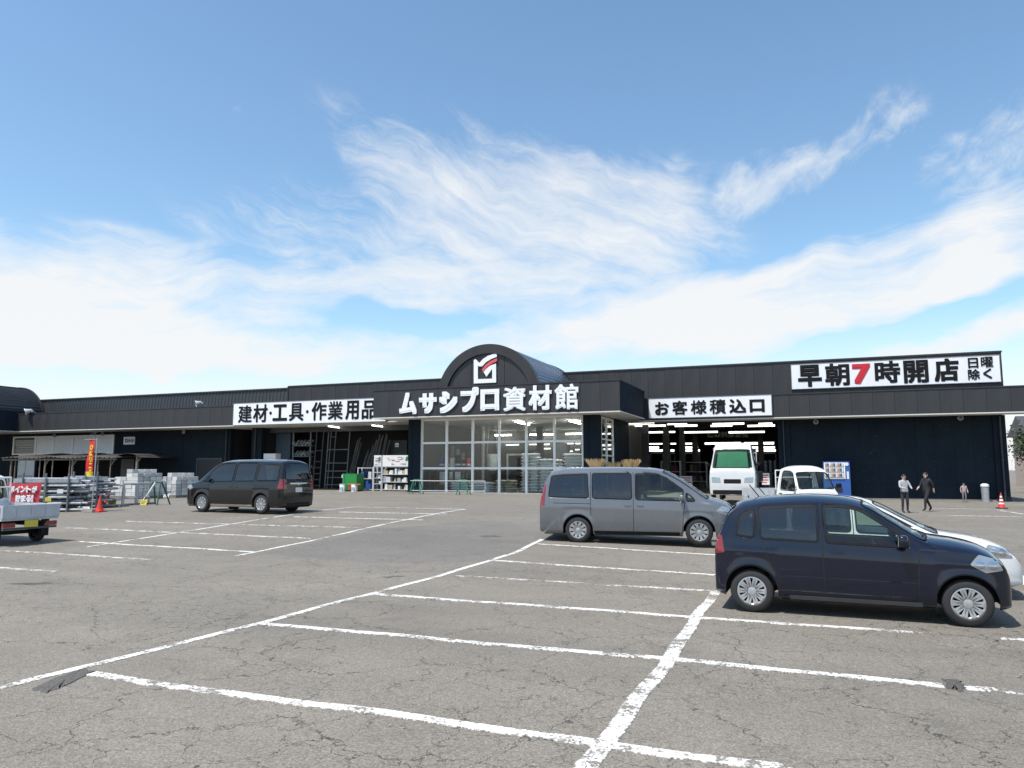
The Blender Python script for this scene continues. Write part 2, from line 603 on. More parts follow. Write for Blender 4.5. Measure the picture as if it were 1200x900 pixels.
def inst(name, me, parent, wloc, rot=(0, 0, 0), scale=(1, 1, 1), local=False):
    """an object sharing mesh data, placed in world coordinates under an unturned parent"""
    o = bpy.data.objects.new(name, me)
    COL.objects.link(o)
    o.parent = parent
    off = WL.get(parent.name, Vector((0, 0, 0))) if (parent is not None and not local) else Vector((0, 0, 0))
    o.location = Vector(wloc) - off
    o.rotation_euler = rot
    o.scale = scale
    WL[o.name] = Vector(wloc)
    return o


def copy_tree(o, parent=None):
    c = o.copy()
    COL.objects.link(c)
    c.parent = parent
    for ch in [x for x in bpy.data.objects if x.parent == o]:
        copy_tree(ch, c)
    return c


# ------------------------------------------------------------------ lettering (built-in font, thickened by shifted copies)
GL = {}


def glyph(ch):
    if ch not in GL:
        cu = bpy.data.curves.new('glyph', 'FONT')
        cu.body = ch
        cu.resolution_u = 4
        ob = bpy.data.objects.new('glyph', cu)
        COL.objects.link(ob)
        me = bpy.data.meshes.new_from_object(ob.evaluated_get(bpy.context.evaluated_depsgraph_get()))
        vs = [(v.co.x, v.co.y) for v in me.vertices]
        fs = [tuple(p.vertices) for p in me.polygons]
        bpy.data.objects.remove(ob)
        bpy.data.curves.remove(cu)
        bpy.data.meshes.remove(me)
        GL[ch] = (vs, fs)
    return GL[ch]


def letter_mb(ch, X0, X1, Z0, Z1, Y, bold, mb=None, step=.0025, n=8):
    """a glyph stretched to a box on the plane Y, facing -Y"""
    mb = mb or MB()
    vs, fs = glyph(ch)
    ax, bx = min(v[0] for v in vs), max(v[0] for v in vs)
    az, bz = min(v[1] for v in vs), max(v[1] for v in vs)
    sx = (X1 - X0 - 2 * bold) / max(1e-6, bx - ax)
    sz = (Z1 - Z0 - 2 * bold) / max(1e-6, bz - az)
    shifts = [(0, 0)] + [(bold * a, bold * b) for a, b in ((-1, -1), (0, -1), (1, -1), (1, 0), (1, 1), (0, 1), (-1, 1), (-1, 0))] if bold > 0 else [(0, 0)]
    for k, (dx, dz) in enumerate(shifts):
        mb.add([(X0 + bold + (x - ax) * sx + dx, Y - k * step, Z0 + bold + (z - az) * sz + dz) for x, z in vs], fs)
    return mb


def letter_px(parent, ch, x0, y0, x1, y1, Y, bold, m, name='letter'):
    xm, ym = (x0 + x1) / 2, (y0 + y1) / 2
    X0, X1 = pl(x0, ym, Y)[0], pl(x1, ym, Y)[0]
    Z1, Z0 = pl(xm, y0, Y)[1], pl(xm, y1, Y)[1]
    return letter_mb(ch, X0, X1, Z0, Z1, Y, bold).build(name, m, parent)

# ================================================================== the lot
def make_ground():
    xs = [-3000, -900, -300, -150] + [-100 + i * 1.0 for i in range(88)] + [-12 + .5 * i for i in range(45)] + [10.5 + i * 2 for i in range(30)] + [150, 400, 1200, 3000]
    ys = [-1500, -300, -60, -20, -8] + [-4 + .5 * i for i in range(112)] + [54, 60, 80, 120, 300, 900, 3000]
    xs, ys = sorted(set(xs)), sorted(set(ys))
    nx = len(xs)
    v = [(x, y, gz(x, y)) for y in ys for x in xs]
    f = [(j * nx + i, j * nx + i + 1, (j + 1) * nx + i + 1, (j + 1) * nx + i) for j in range(len(ys) - 1) for i in range(nx - 1)]
    me = bpy.data.meshes.new('asphalt_lot')
    me.from_pydata(v, [], f)
    me.materials.append(M_ASPHALT)
    me.polygons.foreach_set('use_smooth', [True] * len(f))
    o = bpy.data.objects.new('asphalt_lot', me)
    COL.objects.link(o)
    o['kind'] = 'structure'
    return o


ground = make_ground()


def strip(pts, w, zoff, m, name='painted_line'):
    """a painted line draped on the lot through places PTS"""
    path = []
    for a, b in zip(pts, pts[1:]):
        n = max(2, int((b - a).length / .35))
        path += [a.lerp(b, i / n) for i in range(n)]
    path.append(pts[-1])
    v, f = [], []
    for i, p in enumerate(path):
        d = (path[min(i + 1, len(path) - 1)] - path[max(i - 1, 0)])
        d.z = 0
        d.normalize()
        s = Vector((-d.y, d.x, 0))
        p = p + s * (.016 * sin(p.x * 1.7 + p.y * 1.3) + .014 * sin(p.x * 4.1 - p.y * 3.3) + .008 * (random.random() - .5))
        wob = w / 2 * (1 + .10 * (random.random() - .5))
        for k in (-1.06, -1, -.33, .33, 1, 1.06):
            q = p + s * (wob * k)
            v.append((q.x, q.y, gz(q.x, q.y) + (zoff if abs(k) < 1.01 else -.003)))
    for i in range(len(path) - 1):
        for k in range(5):
            f.append((6 * i + k, 6 * i + k + 1, 6 * i + k + 7, 6 * i + k + 6))
    me = bpy.data.meshes.new(name)
    me.from_pydata(v, [], f)
    uvl = me.uv_layers.new(name='UVMap')
    for lp in me.loops:
        uvl.data[lp.index].uv = (lp.vertex_index // 6 * .1, (0, .0, .335, .665, 1, 1)[lp.vertex_index % 6])
    me.materials.append(m)
    o = bpy.data.objects.new(name, me)
    COL.objects.link(o)
    o.parent = ground
    return o


def lines():
    P1, P2 = M_PAINT, M_PAINT2
    xdir = [([(105, 790), (930, 902)], .15, P1), ([(305, 731), (775, 772), (1105, 803)], .15, P1), ([(1130, 805), (1330, 824)], .15, P1),
            ([(435, 696), (810, 723), (1070, 741.6)], .14, P1), ([(1074, 742), (1330, 758)], .13, P2), ([(530, 674.5), (840, 693)], .12, P2), ([(580, 657), (838, 674)], .14, P1),
            ([(630, 637.5), (842, 650.5)], .13, P1), ([(417, 594), (545, 597)], .13, P1), ([(398, 600), (524, 602.5)], .13, P1), ([(345, 605.7), (497, 609.5)], .13, P1),
            ([(147, 611), (423, 618.5)], .13, P2), ([(79, 618.5), (365, 631)], .13, P2), ([(93, 634.8), (298, 647)], .13, P1), ([(0, 645), (180, 656)], .12, P2), ([(-80, 660), (66, 670)], .12, P2),
            ([(1090, 595.6), (1176, 597)], .14, P1), ([(1110, 604), (1215, 606)], .13, P2), ([(1188, 692.5), (1260, 697)], .13, P2)]
    ydir = [([(840, 692), (775, 782), (690, 900), (668, 930)], .17, P1), ([(-70, 824), (0, 807), (305, 730), (435, 696), (600, 649), (635, 632)], .14, P1),
            ([(545, 597), (295, 648), (276, 652)], .13, P1), ([(417, 594), (210, 624), (100, 641)], .13, P1), ([(1168, 597.8), (1230, 607)], .14, P1), ([(1184, 666), (1212, 691)], .15, P1)]
    for k, (pp, w, m) in enumerate(xdir):
        strip([gp(*q) for q in pp], w * .88, .0065, m)
    for k, (pp, w, m) in enumerate(ydir):
        strip([gp(*q) for q in pp], w * .88, .0045, m)


lines()


def sheet(px, zoff, m, name, rag=.06, sub=6):
    pts = [gp(*q) for q in px]
    out = []
    for a, b in zip(pts, pts[1:] + pts[:1]):
        for i in range(sub):
            q = a.lerp(b, i / sub)
            out.append(q + Vector(((random.random() - .5) * rag, (random.random() - .5) * rag, 0)))
    c = sum(out, Vector()) / len(out)
    v, f, n = [], [], len(out)
    rings = (1.06, 1, .75, .5, .25)
    for r in rings:
        for q in out:
            p = c.lerp(q, r)
            v.append((p.x, p.y, gz(p.x, p.y) + (zoff if r <= 1 else -.004)))
    v.append((c.x, c.y, gz(c.x, c.y) + zoff))
    for k in range(len(rings) - 1):
        f += [(k * n + i, k * n + (i + 1) % n, (k + 1) * n + (i + 1) % n, (k + 1) * n + i) for i in range(n)]
    k = len(rings) - 1
    f += [(k * n + i, k * n + (i + 1) % n, len(v) - 1) for i in range(n)]
    me = bpy.data.meshes.new(name)
    me.from_pydata(v, [], f)
    me.materials.append(m)
    o = bpy.data.objects.new(name, me)
    COL.objects.link(o)
    o.parent = ground
    return o


sheet([(312, 648), (452, 619.5), (545, 612), (690, 613), (660, 628), (622, 640), (565, 658), (430, 659)], .003, M_PATCH, 'resurfaced_patch', .1)
sheet([(36, 807), (56, 812), (84, 800), (109, 788), (101, 783), (76, 791)], .0085, M_TAR, 'tar_patch', .05)
sheet([(1080, 743), (1100, 753), (1126, 760), (1156, 755), (1176, 747), (1130, 741)], .0085, M_RUBBLE, 'broken_asphalt_patch', .05)
sheet([(1106, 797), (1121, 797), (1132, 804), (1126, 811), (1112, 807)], .0085, M_TAR, 'tar_patch', .04)
sheet([(446, 676), (462, 674.8), (474, 675.6), (456, 677.6)], .003, M_TAR, 'tar_patch', .10)
sheet([(4, 684.6), (30, 683.2), (58, 682.6), (60, 684), (28, 685.6)], .003, M_TAR, 'tar_patch', .10)
sheet([(560, 628), (580, 627.4), (590, 629), (570, 630)], .006, M_TAR, 'tar_patch', .10)

# ================================================================== the shop
YR, YRW, YU, YP, YG, YL, YLW = 48.5, 50.5, 50.2, 41.4, 43.4, 44.3, 47.2
shop = thing('home_center_building', 'long low black hardware store with glazed porch, barrel vault and deep canopies', 'building', (-26, 48, 0))


def panel_row(parent, X0, X1, Y, z0, z1, w, m, name, gap=.009, t=.03):
    """cladding panels side by side on the plane Y (front face at Y)"""
    n = max(1, round((X1 - X0) / w))
    w = (X1 - X0) / n
    mb = MB().box(gap / 2, w - gap / 2, 0, t, 0, z1 - z0)
    me = mb.mesh(name, m)
    bm = bmesh.new()
    bm.from_mesh(me)
    bmesh.ops.bevel(bm, geom=bm.edges[:], offset=.006, segments=1, affect='EDGES')
    bm.to_mesh(me)
    bm.free()
    for i in range(n):
        inst(name, me, parent, (X0 + i * w, Y, z0), rot=(radians((random.random() - .5) * .5), 0, 0))


def panel_col(parent, X, Y0, Y1, z0, z1, w, m, name, gap=.03, t=.03, sgn=1):
    """the same on a plane X, facing +X"""
    n = max(1, round((Y1 - Y0) / w))
    w = (Y1 - Y0) / n
    me = MB().box(-t, 0, gap / 2, w - gap / 2, 0, z1 - z0).mesh(name, m)
    for i in range(n):
        inst(name, me, parent, (X, Y0 + i * w, z0))


def canopy(X0, X1, Yf, Yb, z0, z1, w, right_end=True, left_end=False, name='canopy'):
    c = MB().box(X0 + .03, X1 - .035, Yf + .034, Yb, z0 + .06, z1 - .05).build(name, DARKBACK, shop)
    panel_row(c, X0, X1, Yf, z0 + .05, z1 - .08, w, BLACKP, 'fascia_panel')
    MB().box(X0 - .02, X1 + .02, Yf - .03, Yb, z1 - .075, z1).build('coping', BLACKP, c)
    MB().box(X0 - .01, X1 + .01, Yf - .012, Yf + .06, z0 - .015, z0 + .048).build('drip_edge', TRIM, c)
    MB().box(X0 + .06, X1 - .0, Yf + .065, Yb, z0, z0 + .05).build('soffit', SOFFIT, c)
    if right_end:
        panel_col(c, X1, Yf + .04, Yb, z0 + .05, z1 - .08, .55, NAVY, 'fascia_panel')  # shade of the right end put into colour: darker navy than the black front
    return c


# --- porch, right and left canopies
XPL, XPR = pl(437.5, 474, YP)[0], pl(726.4, 463, YP)[0]
ZPB, ZPT = 5.12, 6.97
porch = canopy(XPL, XPR, YP, YR - .1, ZPB, ZPT, 1.15, name='porch_canopy')
right = canopy(XPR - .4, 14.2, YR, YU, 5.0, 6.5, 1.15, name='canopy')
XLL = -63.2
left = canopy(XLL, XPL + .3, YL, YU, 5.1, 6.66, 1.18, right_end=False, name='canopy')
farl = canopy(-80, XLL, YP - 3.5, YU - .3, 5.1, 6.95, 1.15, name='porch_canopy')

# --- upper wall: panels on the right, ribbed sheets on the left
XB = pl(338, 460, YU)[0]
ZU = 8.72
XUR = pl(1174.5, 430, YU)[0]
up = MB().box(XB, XUR - .03, YU + .033, YU + .6, 5.03, ZU - .06).build('upper_wall', DARKBACK, shop)
panel_row(up, XB, XUR, YU, 6.4, ZU - .11, 1.15, BLACKP, 'wall_panel')
panel_col(up, XUR, YU + .04, YU + 14, 6.4, ZU - .11, 1.15, NAVY, 'wall_panel')
MB().box(XB - .02, XUR + .03, YU - .05, YU + .7, ZU - .10, ZU).build('coping', BLACKP, up)
rib = MB()
x = -92.0
while x < XB - .1:
    rib.add([(x, YU + .05, 6.5), (x + .05, YU, 6.5), (x + .12, YU, 6.5), (x + .17, YU + .05, 6.5), (x + .36, YU + .05, 6.5),
             (x, YU + .25, 8.5), (x + .05, YU + .2, 8.5), (x + .12, YU + .2, 8.5), (x + .17, YU + .25, 8.5), (x + .36, YU + .25, 8.5)],
            [(i, i + 1, i + 6, i + 5) for i in range(4)])
    x += .36
rw = rib.build('ribbed_upper_wall', BLACKR, shop)
MB().box(-92, XB - .03, YU + .13, YU + .7, 8.48, 8.6).build('coping', BLACKP, rw)
MB().box(XB - .10, XB + .02, YU - .04, YU + .5, 6.5, 8.66).build('expansion_joint', DARKBACK, up)
MB().box(-92, XUR - .04, YU + .62, 92, 8.0, 8.42).build('roof', BLACKR, shop)
MB().box(-92, -91.6, YU, 92, -.3, 8.3).build('end_wall', NAVY, shop)
MB().box(XUR - .45, XUR - .05, YRW + .4, 92, -.3, 8.4).build('end_wall', NAVY, shop)
MB().box(-92, XUR - .05, 92, 92.4, -.3, 8.4).build('rear_wall', NAVY, shop)

# --- barrel vaults over the two porches


def vault(cx, Yf, Yb, cz, ra, zbase, shin):
    a0 = math.asin((zbase - cz) / ra)
    N = 44

    def arc(r, n=N):
        a = math.asin(min(1, (zbase - cz) / r))
        return [(cx + r * cos(a + (pi - 2 * a) * i / n), cz + r * sin(a + (pi - 2 * a) * i / n)) for i in range(n + 1)]
    o, i_ = arc(ra), arc(ra - .58)
    mb = MB()
    n = N + 1
    v = [(x, Yf, z) for x, z in o] + [(x, Yf, z) for x, z in i_] + [(x, Yf + .45, z) for x, z in o] + [(x, Yf + .45, z) for x, z in i_]
    f = []
    for k in range(N):
        f += [(k, k + 1, n + k + 1, n + k), (k, 2 * n + k, 2 * n + k + 1, k + 1), (n + k, n + k + 1, 3 * n + k + 1, 3 * n + k), (2 * n + k, 3 * n + k, 3 * n + k + 1, 2 * n + k + 1)]
    ring = mb.add(v, f).build('vault_ring', BLACKP, shop, smooth=35)
    # recessed face of three panels
    r = ra - .60
    for (xa, xb) in ((-r, -.95 * 1.18), (-.93 * 1.18, .93 * 1.18), (.95 * 1.18, r)):
        a = [(cx + xa + (xb - xa) * q / 14, cz + sqrt(max(0, r * r - (xa + (xb - xa) * q / 14) ** 2))) for q in range(15)]
        a = [(x, max(z, zbase + .001)) for x, z in a]
        MB().prism([(a[0][0], zbase)] + a + [(a[-1][0], zbase)], Yf + .13, Yf + .2).build('face_panel', BLACKP, ring)
    # seamed metal roof
    q = arc(ra - .10, 36)
    mb = MB()
    for k in range(36):
        (x0, z0), (x1, z1) = q[k], q[k + 1]
        mb.add([(x0, Yf + .45, z0), (x1, Yf + .45, z1), (x1, Yb, z1), (x0, Yb, z0)], [(0, 1, 2, 3)])
    rf = mb.build('vault_roof', shin, shop, smooth=40)
    q2 = arc(ra - .04, 36)
    mb = MB()
    for k in range(0, 37):
        (x0, z0), (x1, z1) = q[k], q2[k]
        mb.cyl((x1, Yf + .45, z1), (x1, Yb, z1), .028, 5)
    mb.build('roof_seams', shin, rf)['kind'] = 'stuff'
    e, e2 = arc(ra + .02), arc(ra - .3)
    v = [(x, Yb, z) for x, z in e] + [(x, Yb, z) for x, z in e2] + [(x, Yb + .25, z) for x, z in e] + [(x, Yb + .25, z) for x, z in e2]
    MB().add(v, f).build('vault_rim', BLACKP, shop, smooth=35)
    MB().prism([(cx - ra + .2, zbase)] + list(reversed(arc(ra - .15, 20))) + [(cx + ra - .2, zbase)], Yb + .3, Yb + .36).build('vault_back', BLACKP, shop)


XC = (pl(512, 449, YP + .15)[0] + pl(632.3, 446, YP + .15)[0]) / 2
vault(XC, YP + .15, YU + .3, 6.1, 3.42, ZPT + .002, mat('blue grey seamed roofing', (.30, .34, .40), .32, .75, .10, 1.5))
vault(-71.5, YP - 3.3, YU - .2, 6.1, 3.75, 6.95, mat('charcoal seamed roofing', (.040, .043, .050), .5, .1, .15, 1.5))

# --- walls under the canopies


def siding(X0, X1, Y, z0, z1, w, name='siding_wall'):
    c = MB().box(X0, X1, Y + .045, Y + .3, -.4, z1).build(name, NAVY, shop)
    panel_row(c, X0, X1, Y, z0, z1, w, NAVY, 'siding_panel', gap=.004, t=.04)
    return c


XBL, XBR = pl(732, 520, YRW)[0], pl(912, 520, YRW)[0]
XW0, XW1 = pl(927, 540, YRW)[0], pl(1166, 540, YRW)[0]
XWE = pl(1181, 540, YRW)[0]
siding(XW0, XW1, YRW, .16, 5.0, 1.05)
MB().box(XW0, XW1, YRW - .03, YRW + .2, -.3, .15).build('plinth', mat('pale plinth', (.36, .34, .29), .85), shop)
rail = MB().box(XW0, XW1, YRW - .025, YRW - .002, .98, 1.03).build('wall_rail', NAVY, shop)


def column(X0, X1, Yf, Yb, z1, pipe=None, z0=-.3):
    c = MB().box(X0, X1, Yf, Yb, z0, z1).build('column', NAVY, shop)
    MB().box(X0 - .03, X1 + .03, Yf - .03, Yf + .1, z0, z0 + .55).build('column_base', NAVY, c)
    MB().box(X0 + (X1 - X0) * .3, X0 + (X1 - X0) * .36, Yf - .03, Yf - .001, z0, z1).build('column_rib', NAVY, c)
    if pipe:
        mb = MB().cyl((pipe, Yf - .09, z0), (pipe, Yf - .09, z1 - .05), .055, 10)
        dp = mb.build('downpipe', mat('dark downpipe', (.03, .036, .047), .35, .2), c, smooth=40)
        for zz in (.9, 2.4, 3.9):
            MB().lathe([(.058, -.03), (.075, -.03), (.075, .03), (.058, .03)], 10, c=(pipe, Yf - .09, zz)).build('pipe_clip', DSTEEL, dp)
    return c


column(XW1, XWE, YRW - .12, YRW + .4, 5.0, pl(1174, 540, YRW)[0])
column(XBR, XW0, YRW - .12, YRW + .4, 5.0, pl(919.5, 540, YRW)[0])

# left siding: from the far left up to the open bays
XLW0, XLW1 = -82.0, pl(264, 520, YLW)[0]
siding(pl(134, 520, YLW)[0], XLW1, YLW, .3, 5.1, 1.05)
XS0, XS1 = pl(16.5, 523, YLW)[0], pl(133, 523, YLW)[0]
siding(XLW0, XS0, YLW, .3, 5.1, 1.05)
column(XLW1, pl(271, 520, YLW)[0], YLW - .1, YLW + .4, 5.1, pl(267, 520, YLW)[0])
column(pl(298, 520, YLW)[0], pl(309.5, 520, YLW)[0], YLW - .3, YLW + .3, 5.1, pl(303, 520, YLW)[0])

# roller shutter set in the left wall
sx0, sx1 = pl(231, 560, YLW)[0], pl(258, 560, YLW)[0]
sz1 = pl(245, 538.5, YLW)[1]
sh = MB().box(sx0 - .12, sx0, YLW - .05, YLW + .04, .3, sz1 + .12).box(sx1, sx1 + .12, YLW - .05, YLW + .04, .3, sz1 + .12).box(sx0, sx1, YLW - .05, YLW + .04, sz1, sz1 + .12).build('shutter_frame', mat('shutter frame', (.05, .055, .065), .5), shop)
slat = MB().box(sx0, sx1, YLW - .018, YLW - .002, 0, .085).mesh('shutter_slat', mat('shutter slat', (.020, .023, .030), .5))
k = 0
while .3 + k * .095 < sz1 - .08:
    o = inst('shutter_slat', slat, sh, (0, 0, 0))
    o.location = Vector((0, 0, .3 + k * .095)) - Vector((-26, 48, 0))
    k += 1

# --- window band of the left wing: one glazed light, four blank white ones, doors below
zt, zb = pl(70, 511.5, YLW)[1], pl(70, 531, YLW)[1]
MB().box(XS0, XS1, YLW + .0, YLW + .3, zt + .06, 5.1).build('lintel_wall', NAVY, shop)
wb = MB().box(XS0, XS1, YLW - .06, YLW + .08, zt - .06, zt + .06).box(XS0, XS1, YLW - .06, YLW + .08, zb - .12, zb).build('window_band', FRAMEW, shop)
xs = [pl(q, 521, YLW)[0] for q in (16.5, 42, 63, 85.5, 110.5, 133)]
for q in xs:
    MB().box(q - .09, q + .09, YLW - .075, YLW + .07, zb - .12, zt + .06).build('mullion', FRAMEW, wb)
blank = mat('blank window board', (.74, .77, .79), .35, 0, .05)
for i in range(5):
    a, b = xs[i] + .09, xs[i + 1] - .09
    if i == 0:
        MB().box(a, b, YLW + .0, YLW + .02, zb, zt - .06).build('pane', GLASS, wb)
        for q in range(4):
            MB().box(a + .1, b - .1 - .3 * (q % 2), YLW + .3, YLW + .34, zb + .12 + q * .2, zb + .2 + q * .2).build('shelf_board', TIMBER, wb)
        MB().box(a - .5, b + .5, YLW + .5, YLW + .55, zb - .1, zt + .1).build('room_back', INTD, wb)
    else:
        MB().box(a, b, YLW - .0, YLW + .03, zb, zt - .06).build('blank_light', blank, wb)
        MB().box((a + b) / 2 - .05, (a + b) / 2 + .05, YLW - .02, YLW, zb + .03, zb + .07).build('latch', DSTEEL, wb)
# below the band: two pale doors, the rest in the dark of an open store
dz = zb - .12
for a, b in ((21, 29.3), (30, 40)):
    X0, X1 = pl(a, 550, YLW)[0], pl(b, 550, YLW)[0]
    d = MB().box(X0, X1, YLW + .0, YLW + .05, .3, dz).build('sliding_door', blank, shop)
    MB().box(X0, X0 + .06, YLW - .02, YLW - .001, .3, dz).box(X1 - .06, X1, YLW - .02, YLW - .001, .3, dz).build('door_stile', FRAMEW, d)
    MB().box(X0 + .06, X1 - .06, YLW - .02, YLW - .001, 1.25, 1.33).build('door_rail', GSTEEL, d)
MB().box(XS0, pl(41, 550, YLW)[0] + .1, YLW + .06, YLW + .2, -.3, dz).build('siding_wall', NAVY, shop)
X0 = pl(41, 550, YLW)[0] + .1
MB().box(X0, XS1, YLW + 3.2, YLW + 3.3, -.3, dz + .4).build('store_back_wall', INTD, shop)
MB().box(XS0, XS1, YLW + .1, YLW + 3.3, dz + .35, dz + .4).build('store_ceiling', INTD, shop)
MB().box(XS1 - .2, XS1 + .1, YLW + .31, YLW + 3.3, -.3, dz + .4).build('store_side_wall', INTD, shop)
MB().box(pl(142, 550, YLW)[0], pl(157, 550, YLW)[0], YLW - .04, YLW - .003, .25, pl(150, 538, YLW)[1]).build('door_leaf', mat('grey steel door', (.14, .145, .155), .5), shop)

# --- the two open bays of the left wing
bx0, bx1 = pl(271, 520, YLW)[0], -24.2
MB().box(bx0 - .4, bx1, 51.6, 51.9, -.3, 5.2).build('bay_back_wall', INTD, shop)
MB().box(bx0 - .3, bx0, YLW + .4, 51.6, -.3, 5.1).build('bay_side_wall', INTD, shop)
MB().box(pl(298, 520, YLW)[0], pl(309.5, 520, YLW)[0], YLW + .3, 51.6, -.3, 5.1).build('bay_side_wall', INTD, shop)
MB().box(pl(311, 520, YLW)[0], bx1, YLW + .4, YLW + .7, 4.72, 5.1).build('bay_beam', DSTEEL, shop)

# --- glazed porch: columns, frames, panes
gx = [pl(q, 535, YG)[0] for q in (494.5, 523.5, 554, 585.2, 617, 650, 683.5)]
ZF = .36
gzl = [ZF + .08, pl(590, 548.7, YG)[1], pl(590, 518, YG)[1], ZPB - .02]
column(pl(480.5, 530, YG)[0], gx[0] - .08, YG - .25, YG + .35, ZPB)
column(gx[-1] + .08, pl(703.5, 530, YG)[0], YG - .25, YG + .35, ZPB)
win = MB().box(gx[0] - .08, gx[-1] + .08, YG - .07, YG + .07, ZPB - .12, ZPB).box(gx[0] - .08, gx[-1] + .08, YG - .1, YG + .08, -.1, gzl[0]).build('window_wall', FRAMEW, shop)
for q in gx:
    MB().box(q - .075, q + .075, YG - .06, YG + .06, gzl[0], ZPB - .12).build('mullion', FRAMEW, win)
for z in gzl[1:3]:
    for a, b in zip(gx, gx[1:]):
        MB().box(a + .075, b - .075, YG - .065, YG + .055, z - .065, z + .065).build('transom', FRAMEW, win)
for j in range(3):
    for a, b in zip(gx, gx[1:]):
        z0 = gzl[j] + (.065 if j else 0)
        z1 = gzl[j + 1] - (.065 if j < 2 else .10)
        o = MB().box(a + .075, b - .075, YG - .006, YG + .006, z0, z1).build('pane', GLASS, win)
# right flank of the porch: sliding-door glazing, then dark wall
XF = pl(704, 530, YG + .3)[0] - .02
Yd = 46.9
sd = MB().box(XF - .06, XF + .06, YG + .35, YG + .5, ZF - .2, ZPB - .05).box(XF - .06, XF + .06, Yd - .1, Yd, ZF - .2, ZPB - .05).box(XF - .06, XF + .06, (YG + Yd) / 2 - .02, (YG + Yd) / 2 + .1, ZF - .2, ZPB - .05).build('side_glazing', FRAMEW, shop)
for z in (ZF - .12, 2.72, 3.7, ZPB - .12):
    MB().box(XF - .05, XF + .05, YG + .5, Yd - .1, z - .05, z + .05).build('transom', FRAMEW, sd)
MB().box(XF - .006, XF + .006, YG + .5, Yd - .1, ZF - .1, ZPB - .1).build('pane', GLASS, sd)
MB().box(XF - .12, XF + .12, Yd, YRW + .5, -.3, ZPB).build('flank_wall', NAVY, shop)
# porch room
MB().box(gx[0] - .6, XF - .06, YG + .09, 57, .1, ZF).build('porch_floor', FLOORC, shop)
MB().box(gx[0] - .6, XF - .06, YG + .09, 57, 5.0, 5.08).build('porch_ceiling', INTC, shop)
MB().box(gx[0] - .6, XF, 57, 57.2, -.3, 5.0).build('porch_back_wall', INTW, shop)
MB().box(gx[0] - .75, gx[0] - .6, YG + .36, 57, -.3, 5.0).build('porch_side_wall', INTW, shop)
MB().box(XF - .1, XF - .05, YRW + .5, 57, -.3, 5.0).build('porch_side_wall', INTW, shop)
dk = mat('dark green door leaf', (.03, .05, .045), .4)
X0, X1 = pl(591, 540, 56)[0], pl(609, 540, 56)[0]
o = MB().box(X0, X1, 56.9, 56.98, .36, 3.0).build('inner_door', dk, shop)
MB().box(X0 - .15, X0, 56.86, 56.98, .36, 3.15).box(X1, X1 + .15, 56.86, 56.98, .36, 3.15).box(X0, X1, 56.86, 56.98, 3.0, 3.15).build('door_frame', FRAMEW, o)
for q in (507, 566):
    MB().cyl((pl(q, 540, 50)[0], 50, .36), (pl(q, 540, 50)[0], 50, 5.0), .11, 12).build('inner_post', FRAMEW, shop, smooth=40)
X0 = pl(633, 500, 52)[0]
MB().box(X0 - .22, X0 + .22, 51.8, 52.2, .36, 5.0).build('inner_post', DSTEEL, shop)

# --- loading hall behind the right canopy
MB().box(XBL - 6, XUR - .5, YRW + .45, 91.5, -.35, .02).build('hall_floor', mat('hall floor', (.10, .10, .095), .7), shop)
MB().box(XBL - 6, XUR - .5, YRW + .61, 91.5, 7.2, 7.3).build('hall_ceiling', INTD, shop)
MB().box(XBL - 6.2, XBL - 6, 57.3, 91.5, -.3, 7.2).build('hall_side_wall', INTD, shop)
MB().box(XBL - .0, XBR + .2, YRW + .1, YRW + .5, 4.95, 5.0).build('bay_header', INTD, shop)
for k, (q, Yc) in enumerate(((757, 52.5), (781, 56), (800, 60), (815, 64), (892, 66), (735, 60))):
    X = pl(q, 530, Yc)[0]
    c = MB().box(X - .2, X + .2, Yc - .2, Yc + .2, 0, 7.2).build('hall_column', mat('grey hall column', (.05, .053, .056), .6), shop)
    MB().box(X - .23, X + .23, Yc - .25, Yc - .205, 2.3, 4.4).build('column_sign', mat('black column sign', (.02, .02, .021), .4), c)
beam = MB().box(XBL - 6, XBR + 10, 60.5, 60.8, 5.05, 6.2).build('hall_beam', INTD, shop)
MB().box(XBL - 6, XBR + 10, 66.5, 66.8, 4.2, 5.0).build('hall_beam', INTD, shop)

# ================================================================== signs
def at_px(px, py, Y):
    X, Z = pl(px, py, Y)
    return Vector((X, Y, Z))


def board_px(o, x0, x1, yl0, yl1, Y, t=.12, name='board', m=None, rim=True):
    """sign board on plane Y: left/right pixel columns, top/bottom rows at the left end"""
    X0, Z1 = pl(x0, yl0, Y)
    Z0 = pl(x0, yl1, Y)[1]
    X1 = pl(x1, yl0, Y)[0]
    b = MB().box(X0, X1, Y, Y + t, Z0, Z1).build(name, m or SIGNW, o)
    if rim:
        e = .035
        MB().box(X0 - e, X1 + e, Y - .015, Y + t - .01, Z0 - e, Z0).box(X0 - e, X1 + e, Y - .015, Y + t - .01, Z1, Z1 + e).box(X0 - e, X0, Y - .015, Y + t - .01, Z0, Z1).box(X1, X1 + e, Y - .015, Y + t - .01, Z0, Z1).build('sign_rim', GSTEEL, o)
    return b


